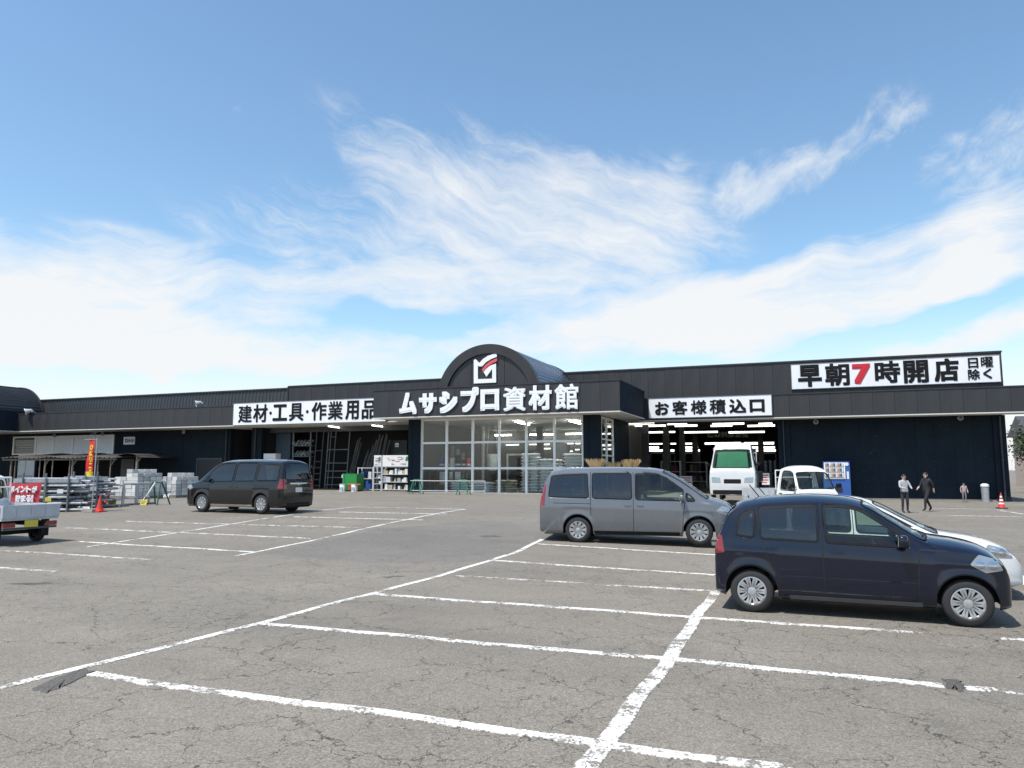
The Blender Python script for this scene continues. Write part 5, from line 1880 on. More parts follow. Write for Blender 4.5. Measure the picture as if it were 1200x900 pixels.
class Car:
    def __init__(s, name, label, loc, heading, spec, paint, group=None):
        s.sp = spec
        s.L, s.W, s.H = spec['L'], spec['W'], spec['H']
        s.t = thing(name, label, spec.get('cat', 'car'), loc, heading, group)
        s.paint = paint
        s.surface()
        L, W = s.L, s.W
        far = 4
        s.fr = {'left': Frame((0, far, 0), (-1, 0, 0), (0, 0, 1)), 'right': Frame((0, -far, 0), (1, 0, 0), (0, 0, 1)),
                'front': Frame((far + L, 0, 0), (0, 1, 0), (0, 0, 1)), 'rear': Frame((-far, 0, 0), (0, -1, 0), (0, 0, 1)),
                'top': Frame((0, 0, far + 2), (1, 0, 0), (0, 1, 0))}
        for k in s.fr:
            f = s.fr[k]
            if f.d.dot(Vector((L / 2, 0, .8)) - f.o) < 0:
                f.d = -f.d

    def ox(s, x):
        return x - s.L / 2

    def surface(s):
        sp, L, W = s.sp, s.L, s.W
        top, belt = pchip(sp['top']), pchip(sp['belt'])
        R = sp['R']
        Ra = R + sp.get('gap', .055)
        arches = sp['axles']
        sill = sp.get('sill', .21)
        N = sp.get('N', 150)
        xs = set()
        for i in range(N + 1):
            xs.add(round(L * i / N, 4))
        for i in range(26):
            e = .22 * (i / 25) ** 2
            xs.add(round(e, 4))
            xs.add(round(L - e, 4))
        for a in arches:
            for i in range(33):
                xs.add(round(a - Ra * cos(pi * i / 32), 4))
        keep_ = {round(a + e * Ra, 4) for a in arches for e in (-1, 1)} | {0.0, round(L, 4)}
        out = []
        for x in sorted(xs):
            if out and x - out[-1] < .0035 and x < .2:
                continue
            if out and x - out[-1] < .0075 and .2 <= x <= L - .2 and x not in keep_:
                continue
            if out and x - out[-1] < .003:
                continue
            out.append(x)
        xs = out
        fe, re_ = sp.get('fr', .42), sp.get('rr', .28)
        rows = []
        for x in xs:
            # plan rounding
            w = W / 2
            df, dr = max(0, x - (L - fe)) / fe, max(0, re_ - x) / re_
            w -= sp.get('fk', .20) * (1 - sqrt(max(0, 1 - df ** 2.2))) + sp.get('rk', .10) * (1 - sqrt(max(0, 1 - dr ** 2.2)))
            zt = top(x)
            zl = sill + sp.get('fl', .05) * df ** 2 + sp.get('rl', .06) * dr ** 2
            for a in arches:
                if abs(x - a) < Ra:
                    zl = max(zl, R + sqrt(Ra * Ra - (x - a) ** 2) * sp.get('aflat', 1.0))
            zs = min(belt(x), zt - .085)
            hg = zt - zs
            pts = []
            n1 = 13
            for k in range(n1):
                u = k / (n1 - 1)
                z = zl + (zs - zl) * u
                zz_ = (z - sill) / max(.2, (belt(x) - sill))
                bul = .055 * max(0, (.42 - zz_) / .42) ** 2 + .03 * max(0, (zz_ - .55) / .45) ** 2
                cre = -.010 * math.exp(-((zz_ - .80) / .05) ** 2) - .012 * math.exp(-((zz_ - .12) / .05) ** 2)
                # flared arches
                fl = 0
                for a in arches:
                    q = sqrt((x - a) ** 2 + (z - R) ** 2) - Ra
                    if -.001 <= q < .11:
                        fl = max(fl, .014 * (1 - q / .11) ** 1.5)
                pts.append((w - bul - cre + fl, z))
            y0 = pts[-1][0]
            tum = sp.get('tum', .17)
            n2 = 16
            yr = y0 - .02 - tum * max(0, hg - .085) - min(.085, hg) * .55
            zr = zt - min(.07, hg * .5) - .02
            for k in range(1, n2):
                u = k / (n2 - 1)
                pts.append((y0 + (yr - y0) * u + .018 * sin(pi * u) * min(1, hg / .5), zs + (zr - zs) * u))
            n3 = 12
            crown = sp.get('crown', .035)
            for k in range(1, n3 + 1):
                u = k / n3
                a = u * pi / 2
                pts.append((yr * (1 - u) if u > .0 else yr, zr + (zt - zr) * (1 - (1 - u) ** 2.6) if True else 0))
            rows.append([(x - L / 2, y, z) for y, z in pts])
        n = len(rows[0])
        v, f = [], []
        for r in rows:
            v += [Vector(p) for p in r]
        for i in range(len(rows) - 1):
            for k in range(n - 1):
                f.append((i * n + k, (i + 1) * n + k, (i + 1) * n + k + 1, i * n + k + 1))
        b = len(v)
        # mirror (shares the centre line)
        mp = {}
        for i in range(len(rows)):
            for k in range(n):
                if k == n - 1:
                    mp[i * n + k] = i * n + k
                else:
                    mp[i * n + k] = len(v)
                    p = v[i * n + k]
                    v.append(Vector((p.x, -p.y, p.z)))
        f += [tuple(mp[q] for q in reversed(fc)) for fc in f[:]]
        # end caps in strips
        for i in (0, len(rows) - 1):
            for k in range(n - 1):
                q = (i * n + k, i * n + k + 1, mp[i * n + k + 1], mp[i * n + k])
                q = tuple(dict.fromkeys(q))
                f.append(q if i else tuple(reversed(q)))
        s.v, s.f = v, f
        s.bvh = BVHTree.FromPolygons([tuple(p) for p in v], f)
        s.cut = []

    def hit(s, fr, u, v, off):
        o = fr.o + fr.u * u + fr.v * v
        loc, nor, i, d = s.bvh.ray_cast(o, fr.d, 20)
        if loc is None:
            return None
        if nor.dot(fr.d) > 0:
            nor = -nor
        return loc + nor * off

    def frame(s, fr):
        return s.fr[fr] if isinstance(fr, str) else fr

    def uvx(s, fr, pts):
        """profile coordinates (x from the rear, z) -> frame coordinates"""
        f = s.frame(fr)
        if fr == 'left':
            return [(-s.ox(x), z) for x, z in pts]
        if fr == 'right':
            return [(s.ox(x), z) for x, z in pts]
        if fr == 'rear':
            return [(-y, z) for y, z in pts]
        return pts

    def patch(s, fr, pts, name, m, off=.004, th=.012, n=48, parent=None, conv=True, rad=.02):
        """a piece lying on the body skin, outline PTS"""
        f = s.frame(fr)
        if conv and isinstance(fr, str):
            pts = s.uvx(fr, pts)
        pts = resample(rounded(pts, rad), n)
        c = sum(pts, Vector((0, 0))) / len(pts)
        rings = [(1.0, -th)] + [(r, off) for r in (1.0, .8, .55, .28)]
        mb = MB()
        for r, o in rings:
            for p in pts:
                q = c.lerp(p, r)
                h = s.hit(f, q.x, q.y, o)
                if h is None:
                    h = s.hit(f, c.x + (q.x - c.x) * .9, c.y + (q.y - c.y) * .9, o) or Vector((0, 0, .5))
                mb.v.append(h)
        h = s.hit(f, c.x, c.y, off)
        mb.v.append(h or mb.v[-1])
        for k in range(len(rings) - 1):
            mb.f += [(k * n + i, k * n + (i + 1) % n, (k + 1) * n + (i + 1) % n, (k + 1) * n + i) for i in range(n)]
        k = len(rings) - 1
        mb.f += [(k * n + i, k * n + (i + 1) % n, len(mb.v) - 1) for i in range(n)]
        mb.m = [0] * len(mb.f)
        return mb.build(name, m, parent or s.t, local=True, smooth=50)

    def ring(s, fr, pts, name, m, w0=.014, w1=.012, off=.005, n=72, parent=None, rad=.04):
        f = s.frame(fr)
        if isinstance(fr, str):
            pts = s.uvx(fr, pts)
        pts = resample(rounded(pts, rad), n)
        c = sum(pts, Vector((0, 0))) / n
        mb = MB()
        for e, o in ((w0, -.01), (w0, off), (-w1, off), (-w1, -.02)):
            for i, p in enumerate(pts):
                tdir = (pts[(i + 1) % n] - pts[i - 1]).normalized()
                nn = Vector((tdir.y, -tdir.x))
                if nn.dot(p - c) < 0:
                    nn = -nn
                q = p + nn * e
                mb.v.append(s.hit(f, q.x, q.y, o) or s.hit(f, p.x, p.y, o) or s.hit(f, c.x + (p.x - c.x) * .9, c.y + (p.y - c.y) * .9, o) or Vector((0, 0, .5)))
        for k in range(3):
            mb.f += [(k * n + i, k * n + (i + 1) % n, (k + 1) * n + (i + 1) % n, (k + 1) * n + i) for i in range(n)]
        mb.m = [0] * len(mb.f)
        return mb.build(name, m, parent or s.t, local=True, smooth=50)

    def line(s, fr, pts, name='door_seam', w=.013, m=None, off=.0015):
        f = s.frame(fr)
        if isinstance(fr, str):
            pts = s.uvx(fr, pts)
        path = []
        for a, b in zip(pts, pts[1:]):
            a, b = Vector(a), Vector(b)
            k = max(2, int((b - a).length / .04))
            path += [a.lerp(b, i / k) for i in range(k)]
        path.append(Vector(pts[-1]))
        mb = MB()
        ok = []
        for i, p in enumerate(path):
            d = (path[min(i + 1, len(path) - 1)] - path[max(0, i - 1)]).normalized()
            q = Vector((-d.y, d.x)) * (w / 2)
            a, b = s.hit(f, p.x + q.x, p.y + q.y, off), s.hit(f, p.x - q.x, p.y - q.y, off)
            if a and b and (not ok or (a - ok[-1][0]).length < .2):
                ok.append((a, b))
        for a, b in ok:
            mb.v += [a, b]
        mb.f = [(2 * i, 2 * i + 1, 2 * i + 3, 2 * i + 2) for i in range(len(ok) - 1)]
        mb.m = [0] * len(mb.f)
        if mb.f:
            mb.build(name, m or SEAM, s.t, local=True)

    def window(s, fr, pts, glass, name='window_pane', rad=.05, trim=True):
        f = s.frame(fr)
        q = s.uvx(fr, pts) if isinstance(fr, str) else pts
        s.cut.append((f, rounded(q, rad)))
        p = s.patch(fr, pts, name, glass, off=.001, th=.0, n=56, rad=rad)
        if trim:
            s.ring(fr, pts, 'window_trim', TRIMB, parent=p, rad=rad)
        return p

    def body(s):
        keep = []
        fn = []
        for fc in s.f:
            vs = [s.v[i] for i in fc]
            c = sum(vs, Vector()) / len(vs)
            n = (vs[1] - vs[0]).cross(vs[-1] - vs[0])
            if n.length < 1e-10:
                n = (vs[2] - vs[1]).cross(vs[0] - vs[1])
            n.normalize()
            drop = False
            for f, poly in s.cut:
                if abs(n.dot(f.d)) > .25 and (c - f.o).dot(f.d) > 0:
                    u, w = f.uv(c)
                    if inside(poly, u, w):
                        # only the near skin
                        h, nn, i, d = s.bvh.ray_cast(f.o + f.u * u + f.v * w, f.d, 20)
                        if h is not None and (h - c).length < .12:
                            drop = True
                            break
            if not drop:
                keep.append(fc)
        mb = MB()
        mb.v, mb.f, mb.m = s.v, keep, [0] * len(keep)
        o = mb.build('body', s.paint, s.t, local=True, smooth=32)
        sol = o.modifiers.new('skin', 'SOLIDIFY')
        sol.thickness = .018
        sol.offset = -1
        return o

    def wheel(s, x, side, spokes=9, rim=RIMM):
        R = s.sp['R']
        w = s.sp.get('tw', .17)
        c = Vector((s.ox(x), side * (s.W / 2 - .015 - w / 2), R))
        e = side
        mb = MB()
        rr = R * .66
        prof = [(rr, w * .42), (rr + .012, w * .5), (R - .035, w * .5), (R - .012, w * .42), (R, w * .25), (R, -w * .25), (R - .012, -w * .42), (R - .035, -w * .5), (rr, -w * .48)]
        wh = thing_part('wheel', s.t, c)
        mb.lathe([(r, h * e) for r, h in prof], 40, axis='y')
        mb.build('tyre', RUBBER, wh, local=True, smooth=40)
        mb = MB()
        mb.lathe([(rr + .002, w * .44 * e), (rr - .012, w * .46 * e), (rr - .022, w * .40 * e), (rr - .03, -w * .3 * e)], 40, axis='y')
        hub = .075
        for k in range(spokes):
            a = 2 * pi * k / spokes
            for (da, wd) in ((-.11, .5), (.11, .5)):
                p0 = Vector((hub * .7 * cos(a), w * .36 * e, hub * .7 * sin(a)))
                p1 = Vector(((rr - .014) * cos(a + da), w * .42 * e, (rr - .014) * sin(a + da)))
                d = p1 - p0
                side_v = Vector((-sin(a), 0, cos(a)))
                t0, t1 = .019, .016
                up = Vector((0, e * .012, 0))
                vv = [p0 - side_v * t0, p0 + side_v * t0, p1 + side_v * t1, p1 - side_v * t1]
                vv = [q + up for q in vv] + [q - up * 2 for q in vv]
                mb.add(vv, [(0, 1, 2, 3), (4, 7, 6, 5), (0, 4, 5, 1), (1, 5, 6, 2), (2, 6, 7, 3), (3, 7, 4, 0)])
        mb.lathe([(0.0, w * .43 * e), (hub * .6, w * .425 * e), (hub, w * .38 * e), (hub, w * .2 * e)], 20, axis='y')
        mb.build('rim', rim, wh, local=True, smooth=35)
        mb = MB().lathe([(0, -w * .1 * e), (rr - .02, -w * .1 * e)], 24, axis='y')
        mb.build('brake_backing', SEAM, wh, local=True)

    def chassis(s):
        L, W, R = s.L, s.W, s.sp['R']
        mb = MB()
        ax = sorted(s.sp['axles'])
        Ra = R + .07
        b = [.12] + [q for a in ax for q in (a - Ra, a + Ra)] + [L - .15]
        for i in range(0, len(b), 2):
            if b[i + 1] > b[i]:
                mb.box(s.ox(b[i]), s.ox(b[i + 1]), -W / 2 + .10, W / 2 - .10, .20, .42)
        mb.build('underbody', SEAM, s.t, local=True)
        for a in ax:
            for sd in (-1, 1):
                mb = MB()
                y0, y1 = sorted((sd * (W / 2 - .27), sd * (W / 2 - .03)))
                n = 14
                r = Ra - .012
                v = []
                for y in (y0, y1):
                    v += [(s.ox(a) + r * cos(pi * q / n), y, R + r * sin(pi * q / n)) for q in range(n + 1)]
                mb.add(v, [(q, q + 1, n + 2 + q, n + 1 + q) for q in range(n)])
                yi = y0 if sd > 0 else y1
                mb.add([(s.ox(a) + r * cos(pi * q / n), yi, R + r * sin(pi * q / n)) for q in range(n + 1)] + [(s.ox(a), yi, .2)], [(q, q + 1, n + 1) for q in range(n)])
                mb.build('wheel_arch_liner', SEAM, s.t, local=True)

    def seats(s, xs, zf=.38):
        for x in xs:
            for sd in (-1, 1):
                y = sd * s.W * .22
                q = thing_part('seat', s.t, Vector((s.ox(x), y, zf)))
                blob((0, 0, .10), (.50, .48, .16), 'cushion', SEATM, q)
                blob((-.24, 0, .42), (.16, .46, .62), 'backrest', SEATM, q, rot=Matrix.Rotation(radians(-12), 3, 'Y'))
                blob((-.33, 0, .82), (.10, .26, .17), 'headrest', SEATM, q)

    def mirror(s, x, z, sd, m):
        y = sd * (s.W / 2 + .085)
        q = thing_part('side_mirror', s.t, Vector((s.ox(x), y, z)))
        blob((0, 0, 0), (.11, .19, .15), 'mirror_shell', m, q)
        MB().obox((-.055, 0, 0), (.006, .15, .115)).build('mirror_glass', CHROME, q, local=True)
        MB().obox((.01, -sd * .09, -.05), (.05, .09, .04)).build('mirror_stem', TRIMB, q, local=True)

    def handle(s, x, z, sd, m):
        fr = 'left' if sd > 0 else 'right'
        s.patch(fr, [(x - .085, z - .017), (x + .085, z - .017), (x + .085, z + .017), (x - .085, z + .017)], 'door_handle', m, off=.022, th=.005, n=28, rad=.012)


def thing_part(name, parent, loc):
    o = bpy.data.objects.new(name, None)
    COL.objects.link(o)
    o.empty_display_size = .1
    o.parent = parent
    o.location = loc
    WL[o.name] = Vector((0, 0, 0))
    return o


def blob(c, size, name, m, parent, rot=None, n=10, p=4.0):
    """rounded box (superellipsoid)"""
    mb = MB()
    c = Vector(c)

    def sg(v, e):
        return math.copysign(abs(v) ** e, v)
    e = 2 / p
    rows = []
    for j in range(n + 1):
        a = -pi / 2 + pi * j / n
        for i in range(2 * n):
            b = 2 * pi * i / (2 * n)
            q = Vector((size[0] / 2 * sg(cos(a), e) * sg(cos(b), e), size[1] / 2 * sg(cos(a), e) * sg(sin(b), e), size[2] / 2 * sg(sin(a), e)))
            if rot is not None:
                q = rot @ q
            mb.v.append(q + c)
    w = 2 * n
    for j in range(n):
        for i in range(w):
            mb.f.append((j * w + i, j * w + (i + 1) % w, (j + 1) * w + (i + 1) % w, (j + 1) * w + i))
    mb.m = [0] * len(mb.f)
    return mb.build(name, m, parent, local=True, smooth=50)


def dress(c, k):
    """shared equipment of a car from the values in K"""
    sp = c.sp
    c.front_glass(k) if hasattr(c, 'front_glass') else None


def wind_frame(c, x0, z0, x1, z1, back=False):
    """projection frame square to the screen from base (x0,z0) to top (x1,z1)"""
    p0, p1 = Vector((c.ox(x0), 0, z0)), Vector((c.ox(x1), 0, z1))
    v = (p1 - p0).normalized()
    u = Vector((0, 1, 0)) if not back else Vector((0, -1, 0))
    n = u.cross(v)
    f = Frame(p0 + n * 3, u, v)
    if f.d.dot(p0 - f.o) < 0:
        f.d = -f.d
    return f, (p1 - p0).length


def build_car(name, label, loc, heading, sp, paint, group=None):
    c = Car(name, label, loc, heading, sp, paint, group)
    W = c.W
    for side in ('left', 'right'):
        for pts, gl in sp['side_windows']:
            c.window(side, pts, GLD if gl == 'd' else GLC)
        for ln in sp['seams']:
            c.line(side, ln)
        sd = 1 if side == 'left' else -1
        for x, z in sp['handles']:
            c.handle(x, z, sd, sp.get('handle_mat') or paint)
        c.mirror(sp['mirror'][0], sp['mirror'][1], sd, paint)
        for pts, nm, m in sp.get('side_patches', []):
            hl = c.patch(side, pts, nm, m)
            if nm == 'headlight':
                ux, uz = sum(p[0] for p in pts) / len(pts), sum(p[1] for p in pts) / len(pts)
                for dx, rr in ((-.07, .045), (.06, .05)):
                    c.patch(side, [(ux + dx + rr * cos(q * pi / 6), uz + rr * sin(q * pi / 6)) for q in range(12)], 'lamp_lens', CHROME, off=.008, th=-.002, n=20, parent=hl)
    # windscreen and rear screen
    (x0, z0, w0), (x1, z1, w1) = sp['wind']
    f, ln = wind_frame(c, x0, z0, x1, z1)
    c.window(f, [(-w0, 0.0), (w0, 0.0), (w1, ln), (-w1, ln)], GLC, 'windscreen', .07)
    (x0, z0, w0), (x1, z1, w1) = sp['rear']
    f, ln = wind_frame(c, x0, z0, x1, z1, True)
    c.window(f, [(-w0, 0.0), (w0, 0.0), (w1, ln), (-w1, ln)], GLD, 'rear_window', .07)
    for fr, pts, nm, m, off in sp.get('patches', []):
        c.patch(fr, pts, nm, m, off=off)
        if pts[0][0] * pts[1][0] > 0 or sp.get('mirror_all'):
            c.patch(fr, [(-y, z) for y, z in pts], nm, m, off=off)
    for fr, pts in sp.get('lines', []):
        c.line(fr, pts)
    c.body()
    for x in sp['axles']:
        for sd in (-1, 1):
            c.wheel(x, sd, sp.get('spokes', 9))
    c.chassis()
    c.seats(sp['seats'], sp.get('seat_z', .36))
    MB().box(c.ox(sp['dash']) - .22, c.ox(sp['dash']) + .28, -W / 2 + .14, W / 2 - .14, .62, sp['belt'][-1][1] - .05).build('dashboard', SEATM, c.t, local=True)
    # steering wheel on the right-hand side
    q = MB()
    n = 20
    cx, cy, cz = c.ox(sp['dash']) - .32, -W * .22, sp['belt'][-1][1] - .02
    pts = [(cx - .08 * sin(2 * pi * i / n), cy + .18 * cos(2 * pi * i / n), cz + .17 * sin(2 * pi * i / n)) for i in range(n + 1)]
    q.tube(pts, .014, 6).build('steering_wheel', TRIMB, c.t, local=True)
    # wipers
    (x0, z0, w0), (x1, z1, w1) = sp['wind']
    f, ln = wind_frame(c, x0, z0, x1, z1)
    for y in (-.42, .08):
        c.line(f, [(y, .02), (y + .2, .05), (y + .42, .07)], 'wiper', .022, TRIMB, .012)
    # roof aerial
    MB().cyl((c.ox(.55), 0, sp['H'] - .03), (c.ox(.42), 0, sp['H'] + .14), .008, 6).build('aerial', TRIMB, c.t, local=True)
    # tailgate badge
    c.patch('rear', [(-.04, sp['plate_r'][0] + .17), (.04, sp['plate_r'][0] + .17), (.04, sp['plate_r'][0] + .22), (-.04, sp['plate_r'][0] + .22)], 'badge', CHROME, off=.008, n=20)
    # number plates
    pm = sp.get('plate', PLATEW)
    for fr, (z, y) in (('front', sp['plate_f']), ('rear', sp['plate_r'])):
        c.patch(fr, [(y - .165, z - .082), (y + .165, z - .082), (y + .165, z + .082), (y - .165, z + .082)], 'number_plate', pm, off=.018, th=0, n=24, rad=.008)
    return c


KEI = dict(cat='car', L=3.395, W=1.475, H=1.50, R=.275, axles=(.47, 2.92), sill=.19, tw=.155,
           top=[(0, .60), (.012, .86), (.05, 1.04), (.12, 1.22), (.24, 1.385), (.38, 1.45), (.75, 1.50), (1.2, 1.525), (1.6, 1.505), (1.86, 1.45), (2.16, 1.27), (2.53, 1.05), (2.63, 1.025), (2.92, .985), (3.16, .92), (3.30, .82), (3.38, .66), (3.395, .50)],
           belt=[(0, .95), (.8, .93), (1.7, .90), (2.5, .875), (3.395, .85)],
           side_windows=[([(1.40, .93), (1.38, 1.385), (1.64, 1.38), (1.82, 1.335), (2.08, 1.165), (2.34, .99), (2.34, .91)], 'c'), ([(.60, .955), (.60, 1.345), (1.28, 1.385), (1.30, .935)], 'd'), ([(.29, .99), (.36, 1.24), (.51, 1.31), (.52, .965)], 'd')],
           seams=[[(1.34, 1.42), (1.35, .92), (1.36, .25)], [(2.44, .88), (2.42, .55), (2.40, .25)], [(.55, 1.36), (.60, .94), (.72, .62), (.84, .42)], [(1.36, .25), (2.40, .25)], [(.86, .25), (1.36, .25)], [(2.44, .88), (2.75, .87)], [(.18, .62), (.24, .62)]],
           handles=[(1.52, .82), (.74, .845)], mirror=(2.26, .985), wind=((2.56, 1.035, .58), (1.85, 1.435, .50)), rear=((.055, 1.03, .53), (.26, 1.37, .47)),
           side_patches=[([(2.96, .73), (3.06, .85), (3.24, .80), (3.31, .67), (3.12, .64)], 'headlight', LAMPW), ([(.022, .74), (.035, .98), (.11, .98), (.14, .76)], 'tail_light', LAMPR), ([(.92, .20), (.92, .25), (2.46, .25), (2.46, .20)], 'sill_trim', mat('grey sill trim', (.09, .09, .095), .4))],
           patches=[('front', [(.34, .65), (.58, .65), (.60, .79), (.38, .77)], 'headlight', LAMPW, .006), ('front', [(-.26, .60), (.26, .60), (.26, .68), (-.26, .68)], 'grille', TRIMB, .004), ('front', [(-.5, .28), (.5, .28), (.44, .42), (-.44, .42)], 'lower_intake', TRIMB, .004),
                    ('rear', [(.52, .76), (.64, .76), (.62, .98), (.54, .98)], 'tail_light', LAMPR, .006), ('rear', [(-.5, .27), (.5, .27), (.5, .34), (-.5, .34)], 'bumper_trim', TRIMB, .004)],
           lines=[('front', [(-.58, .56), (.58, .56)]), ('rear', [(-.6, .54), (.6, .54)])],
           seats=(1.55, .80), dash=2.32, plate_f=(.50, 0), plate_r=(.68, 0), spokes=10, seat_z=.30)

VAN = dict(cat='van', L=4.70, W=1.695, H=1.83, R=.315, axles=(.96, 3.81), sill=.215, tw=.19,
           top=[(0, .66), (.012, .95), (.05, 1.22), (.11, 1.48), (.20, 1.70), (.34, 1.775), (.7, 1.815), (1.8, 1.835), (2.6, 1.815), (3.0, 1.76), (3.3, 1.62), (3.65, 1.39), (4.02, 1.135), (4.12, 1.095), (4.36, 1.03), (4.52, .95), (4.63, .82), (4.685, .66), (4.70, .52)],
           belt=[(0, 1.06), (1, 1.045), (2.4, 1.02), (3.7, .97), (4.7, .93)],
           side_windows=[([(2.36, 1.05), (2.34, 1.66), (2.86, 1.65), (3.06, 1.57), (3.40, 1.33), (3.47, 1.28), (3.45, 1.03)], 'c'), ([(3.53, 1.025), (3.53, 1.22), (3.66, 1.13), (3.74, 1.02)], 'c'), ([(1.32, 1.075), (1.30, 1.665), (2.24, 1.67), (2.26, 1.055)], 'd'), ([(.24, 1.10), (.29, 1.60), (1.18, 1.655), (1.22, 1.08)], 'd')],
           seams=[[(2.29, 1.70), (2.30, 1.0), (2.30, .27)], [(1.26, 1.70), (1.27, 1.0), (1.28, .66)], [(3.50, 1.0), (3.46, .66), (3.42, .27)], [(2.30, .27), (3.42, .27)], [(1.34, .27), (2.30, .27)], [(.35, .95), (1.27, .94)]],
           handles=[(2.46, .92), (2.16, .92)], mirror=(3.44, 1.10), wind=((4.04, 1.12, .68), (3.02, 1.735, .60)), rear=((.035, 1.12, .62), (.20, 1.66, .58)),
           side_patches=[([(4.20, .80), (4.34, .93), (4.56, .86), (4.58, .74), (4.36, .72)], 'headlight', LAMPW), ([(.02, .88), (.03, 1.16), (.11, 1.40), (.16, 1.40), (.14, .88)], 'tail_light', LAMPR), ([(1.35, .225), (1.35, .30), (3.38, .30), (3.38, .225)], 'sill_trim', TRIMB)],
           patches=[('front', [(.36, .72), (.70, .74), (.74, .90), (.40, .84)], 'headlight', LAMPW, .006), ('front', [(-.36, .70), (.36, .70), (.36, .84), (-.36, .84)], 'grille', CHROME, .004), ('front', [(-.58, .30), (.58, .30), (.5, .50), (-.5, .50)], 'lower_intake', TRIMB, .004),
                    ('rear', [(.60, .86), (.74, .86), (.72, 1.14), (.62, 1.14)], 'tail_light', LAMPR, .006), ('rear', [(-.6, .30), (.6, .30), (.6, .38), (-.6, .38)], 'bumper_trim', TRIMB, .004)],
           lines=[('front', [(-.7, .62), (.7, .62)]), ('rear', [(-.68, .58), (.68, .58)])],
           seats=(2.75, 1.75, .85), dash=3.55, plate_f=(.56, 0), plate_r=(.82, 0), spokes=10, seat_z=.45)

BVAN = dict(VAN)
BVAN.update(H=1.90, R=.33, top=[(0, .70), (.010, 1.0), (.04, 1.30), (.09, 1.60), (.16, 1.79), (.30, 1.86), (.7, 1.89), (1.8, 1.905), (2.8, 1.89), (3.2, 1.83), (3.5, 1.66), (3.8, 1.42), (4.08, 1.20), (4.2, 1.15), (4.45, 1.10), (4.58, 1.02), (4.66, .86), (4.69, .68), (4.70, .5)],
            side_windows=[([(2.36, 1.12), (2.34, 1.74), (2.98, 1.73), (3.2, 1.64), (3.5, 1.42), (3.52, 1.10)], 'd'), ([(3.58, 1.10), (3.58, 1.34), (3.72, 1.24), (3.80, 1.10)], 'd'), ([(1.32, 1.14), (1.30, 1.745), (2.24, 1.75), (2.26, 1.13)], 'd'), ([(.24, 1.16), (.27, 1.68), (1.18, 1.73), (1.22, 1.15)], 'd')],
            belt=[(0, 1.10), (2.4, 1.08), (3.7, 1.06), (4.7, 1.0)], wind=((4.10, 1.19, .68), (3.22, 1.80, .60)), rear=((.03, 1.18, .64), (.16, 1.74, .60)), mirror=(3.5, 1.16),
            patches=[('front', [(.36, .80), (.72, .80), (.75, .98), (.40, .96)], 'headlight', LAMPW, .006), ('front', [(-.42, .66), (.42, .66), (.42, .95), (-.42, .95)], 'grille', CHROME, .004),
                     ('rear', [(.60, .86), (.76, .86), (.75, 1.20), (.62, 1.20)], 'tail_light', LAMPR, .008), ('rear', [(-.6, .30), (.6, .30), (.6, .38), (-.6, .38)], 'bumper_trim', TRIMB, .004), ('rear', [(-.45, 1.02), (.45, 1.02), (.45, 1.07), (-.45, 1.07)], 'tailgate_bar', CHROME, .01)],
            side_patches=[([(4.25, .86), (4.38, .99), (4.60, .94), (4.60, .82), (4.40, .80)], 'headlight', LAMPW), ([(.012, .86), (.02, 1.20), (.15, 1.20), (.22, .86)], 'tail_light', LAMPR), ([(1.35, .225), (1.35, .30), (3.38, .30), (3.38, .225)], 'sill_trim', CHROME)])

HATCH = dict(cat='car', L=4.05, W=1.695, H=1.50, R=.30, axles=(.72, 3.25), sill=.19, tw=.18,
             top=[(0, .60), (.015, .88), (.07, 1.02), (.2, 1.2), (.42, 1.39), (.7, 1.455), (1.3, 1.495), (1.9, 1.47), (2.2, 1.40), (2.6, 1.19), (3.0, .985), (3.12, .95), (3.5, .89), (3.8, .80), (3.95, .70), (4.03, .58), (4.05, .48)],
             belt=[(0, .95), (1, .93), (2.0, .90), (3.0, .86), (4.05, .82)],
             side_windows=[([(1.92, .93), (1.90, 1.36), (2.16, 1.32), (2.5, 1.13), (2.72, 1.0), (2.72, .91)], 'c'), ([(1.0, .95), (1.02, 1.35), (1.82, 1.37), (1.83, .935)], 'd'), ([(.5, .98), (.62, 1.26), (.90, 1.33), (.9, .96)], 'd')],
             seams=[[(1.86, 1.4), (1.87, .9), (1.88, .25)], [(2.86, .87), (2.82, .5), (2.80, .25)], [(.95, 1.36), (1.02, .9), (1.1, .62)], [(1.88, .25), (2.80, .25)], [(1.1, .25), (1.88, .25)]],
             handles=[(2.02, .82), (1.14, .84)], mirror=(2.68, .97), wind=((3.03, .97, .64), (2.18, 1.385, .54)), rear=((.09, 1.06, .56), (.40, 1.36, .50)),
             side_patches=[([(3.55, .70), (3.62, .80), (3.86, .74), (3.92, .62), (3.7, .62)], 'headlight', LAMPW), ([(.03, .74), (.03, .96), (.22, .94), (.26, .76)], 'tail_light', LAMPR)],
             patches=[('front', [(.38, .60), (.68, .64), (.70, .76), (.44, .70)], 'headlight', LAMPW, .006), ('front', [(-.34, .60), (.34, .60), (.34, .68), (-.34, .68)], 'grille', TRIMB, .004), ('front', [(-.55, .26), (.55, .26), (.48, .44), (-.48, .44)], 'lower_intake', TRIMB, .004),
                      ('rear', [(.55, .76), (.72, .76), (.70, .96), (.57, .96)], 'tail_light', LAMPR, .006)],
             lines=[('front', [(-.66, .54), (.66, .54)])], seats=(2.0, 1.1), dash=2.85, plate_f=(.50, 0), plate_r=(.66, 0), spokes=10, seat_z=.28)


def place(X, Y):
    return (X, Y, gz(X, Y))


NAVYC = car_paint('dark navy car paint', (.002, .0045, .016), .0, .2)
SILV = car_paint('grey silver car paint', (.165, .172, .185), .5, .28)
BLKC = car_paint('black car paint', (.006, .006, .007), .0, .25)
WHTC = car_paint('white car paint', (.74, .745, .74), .0, .3)

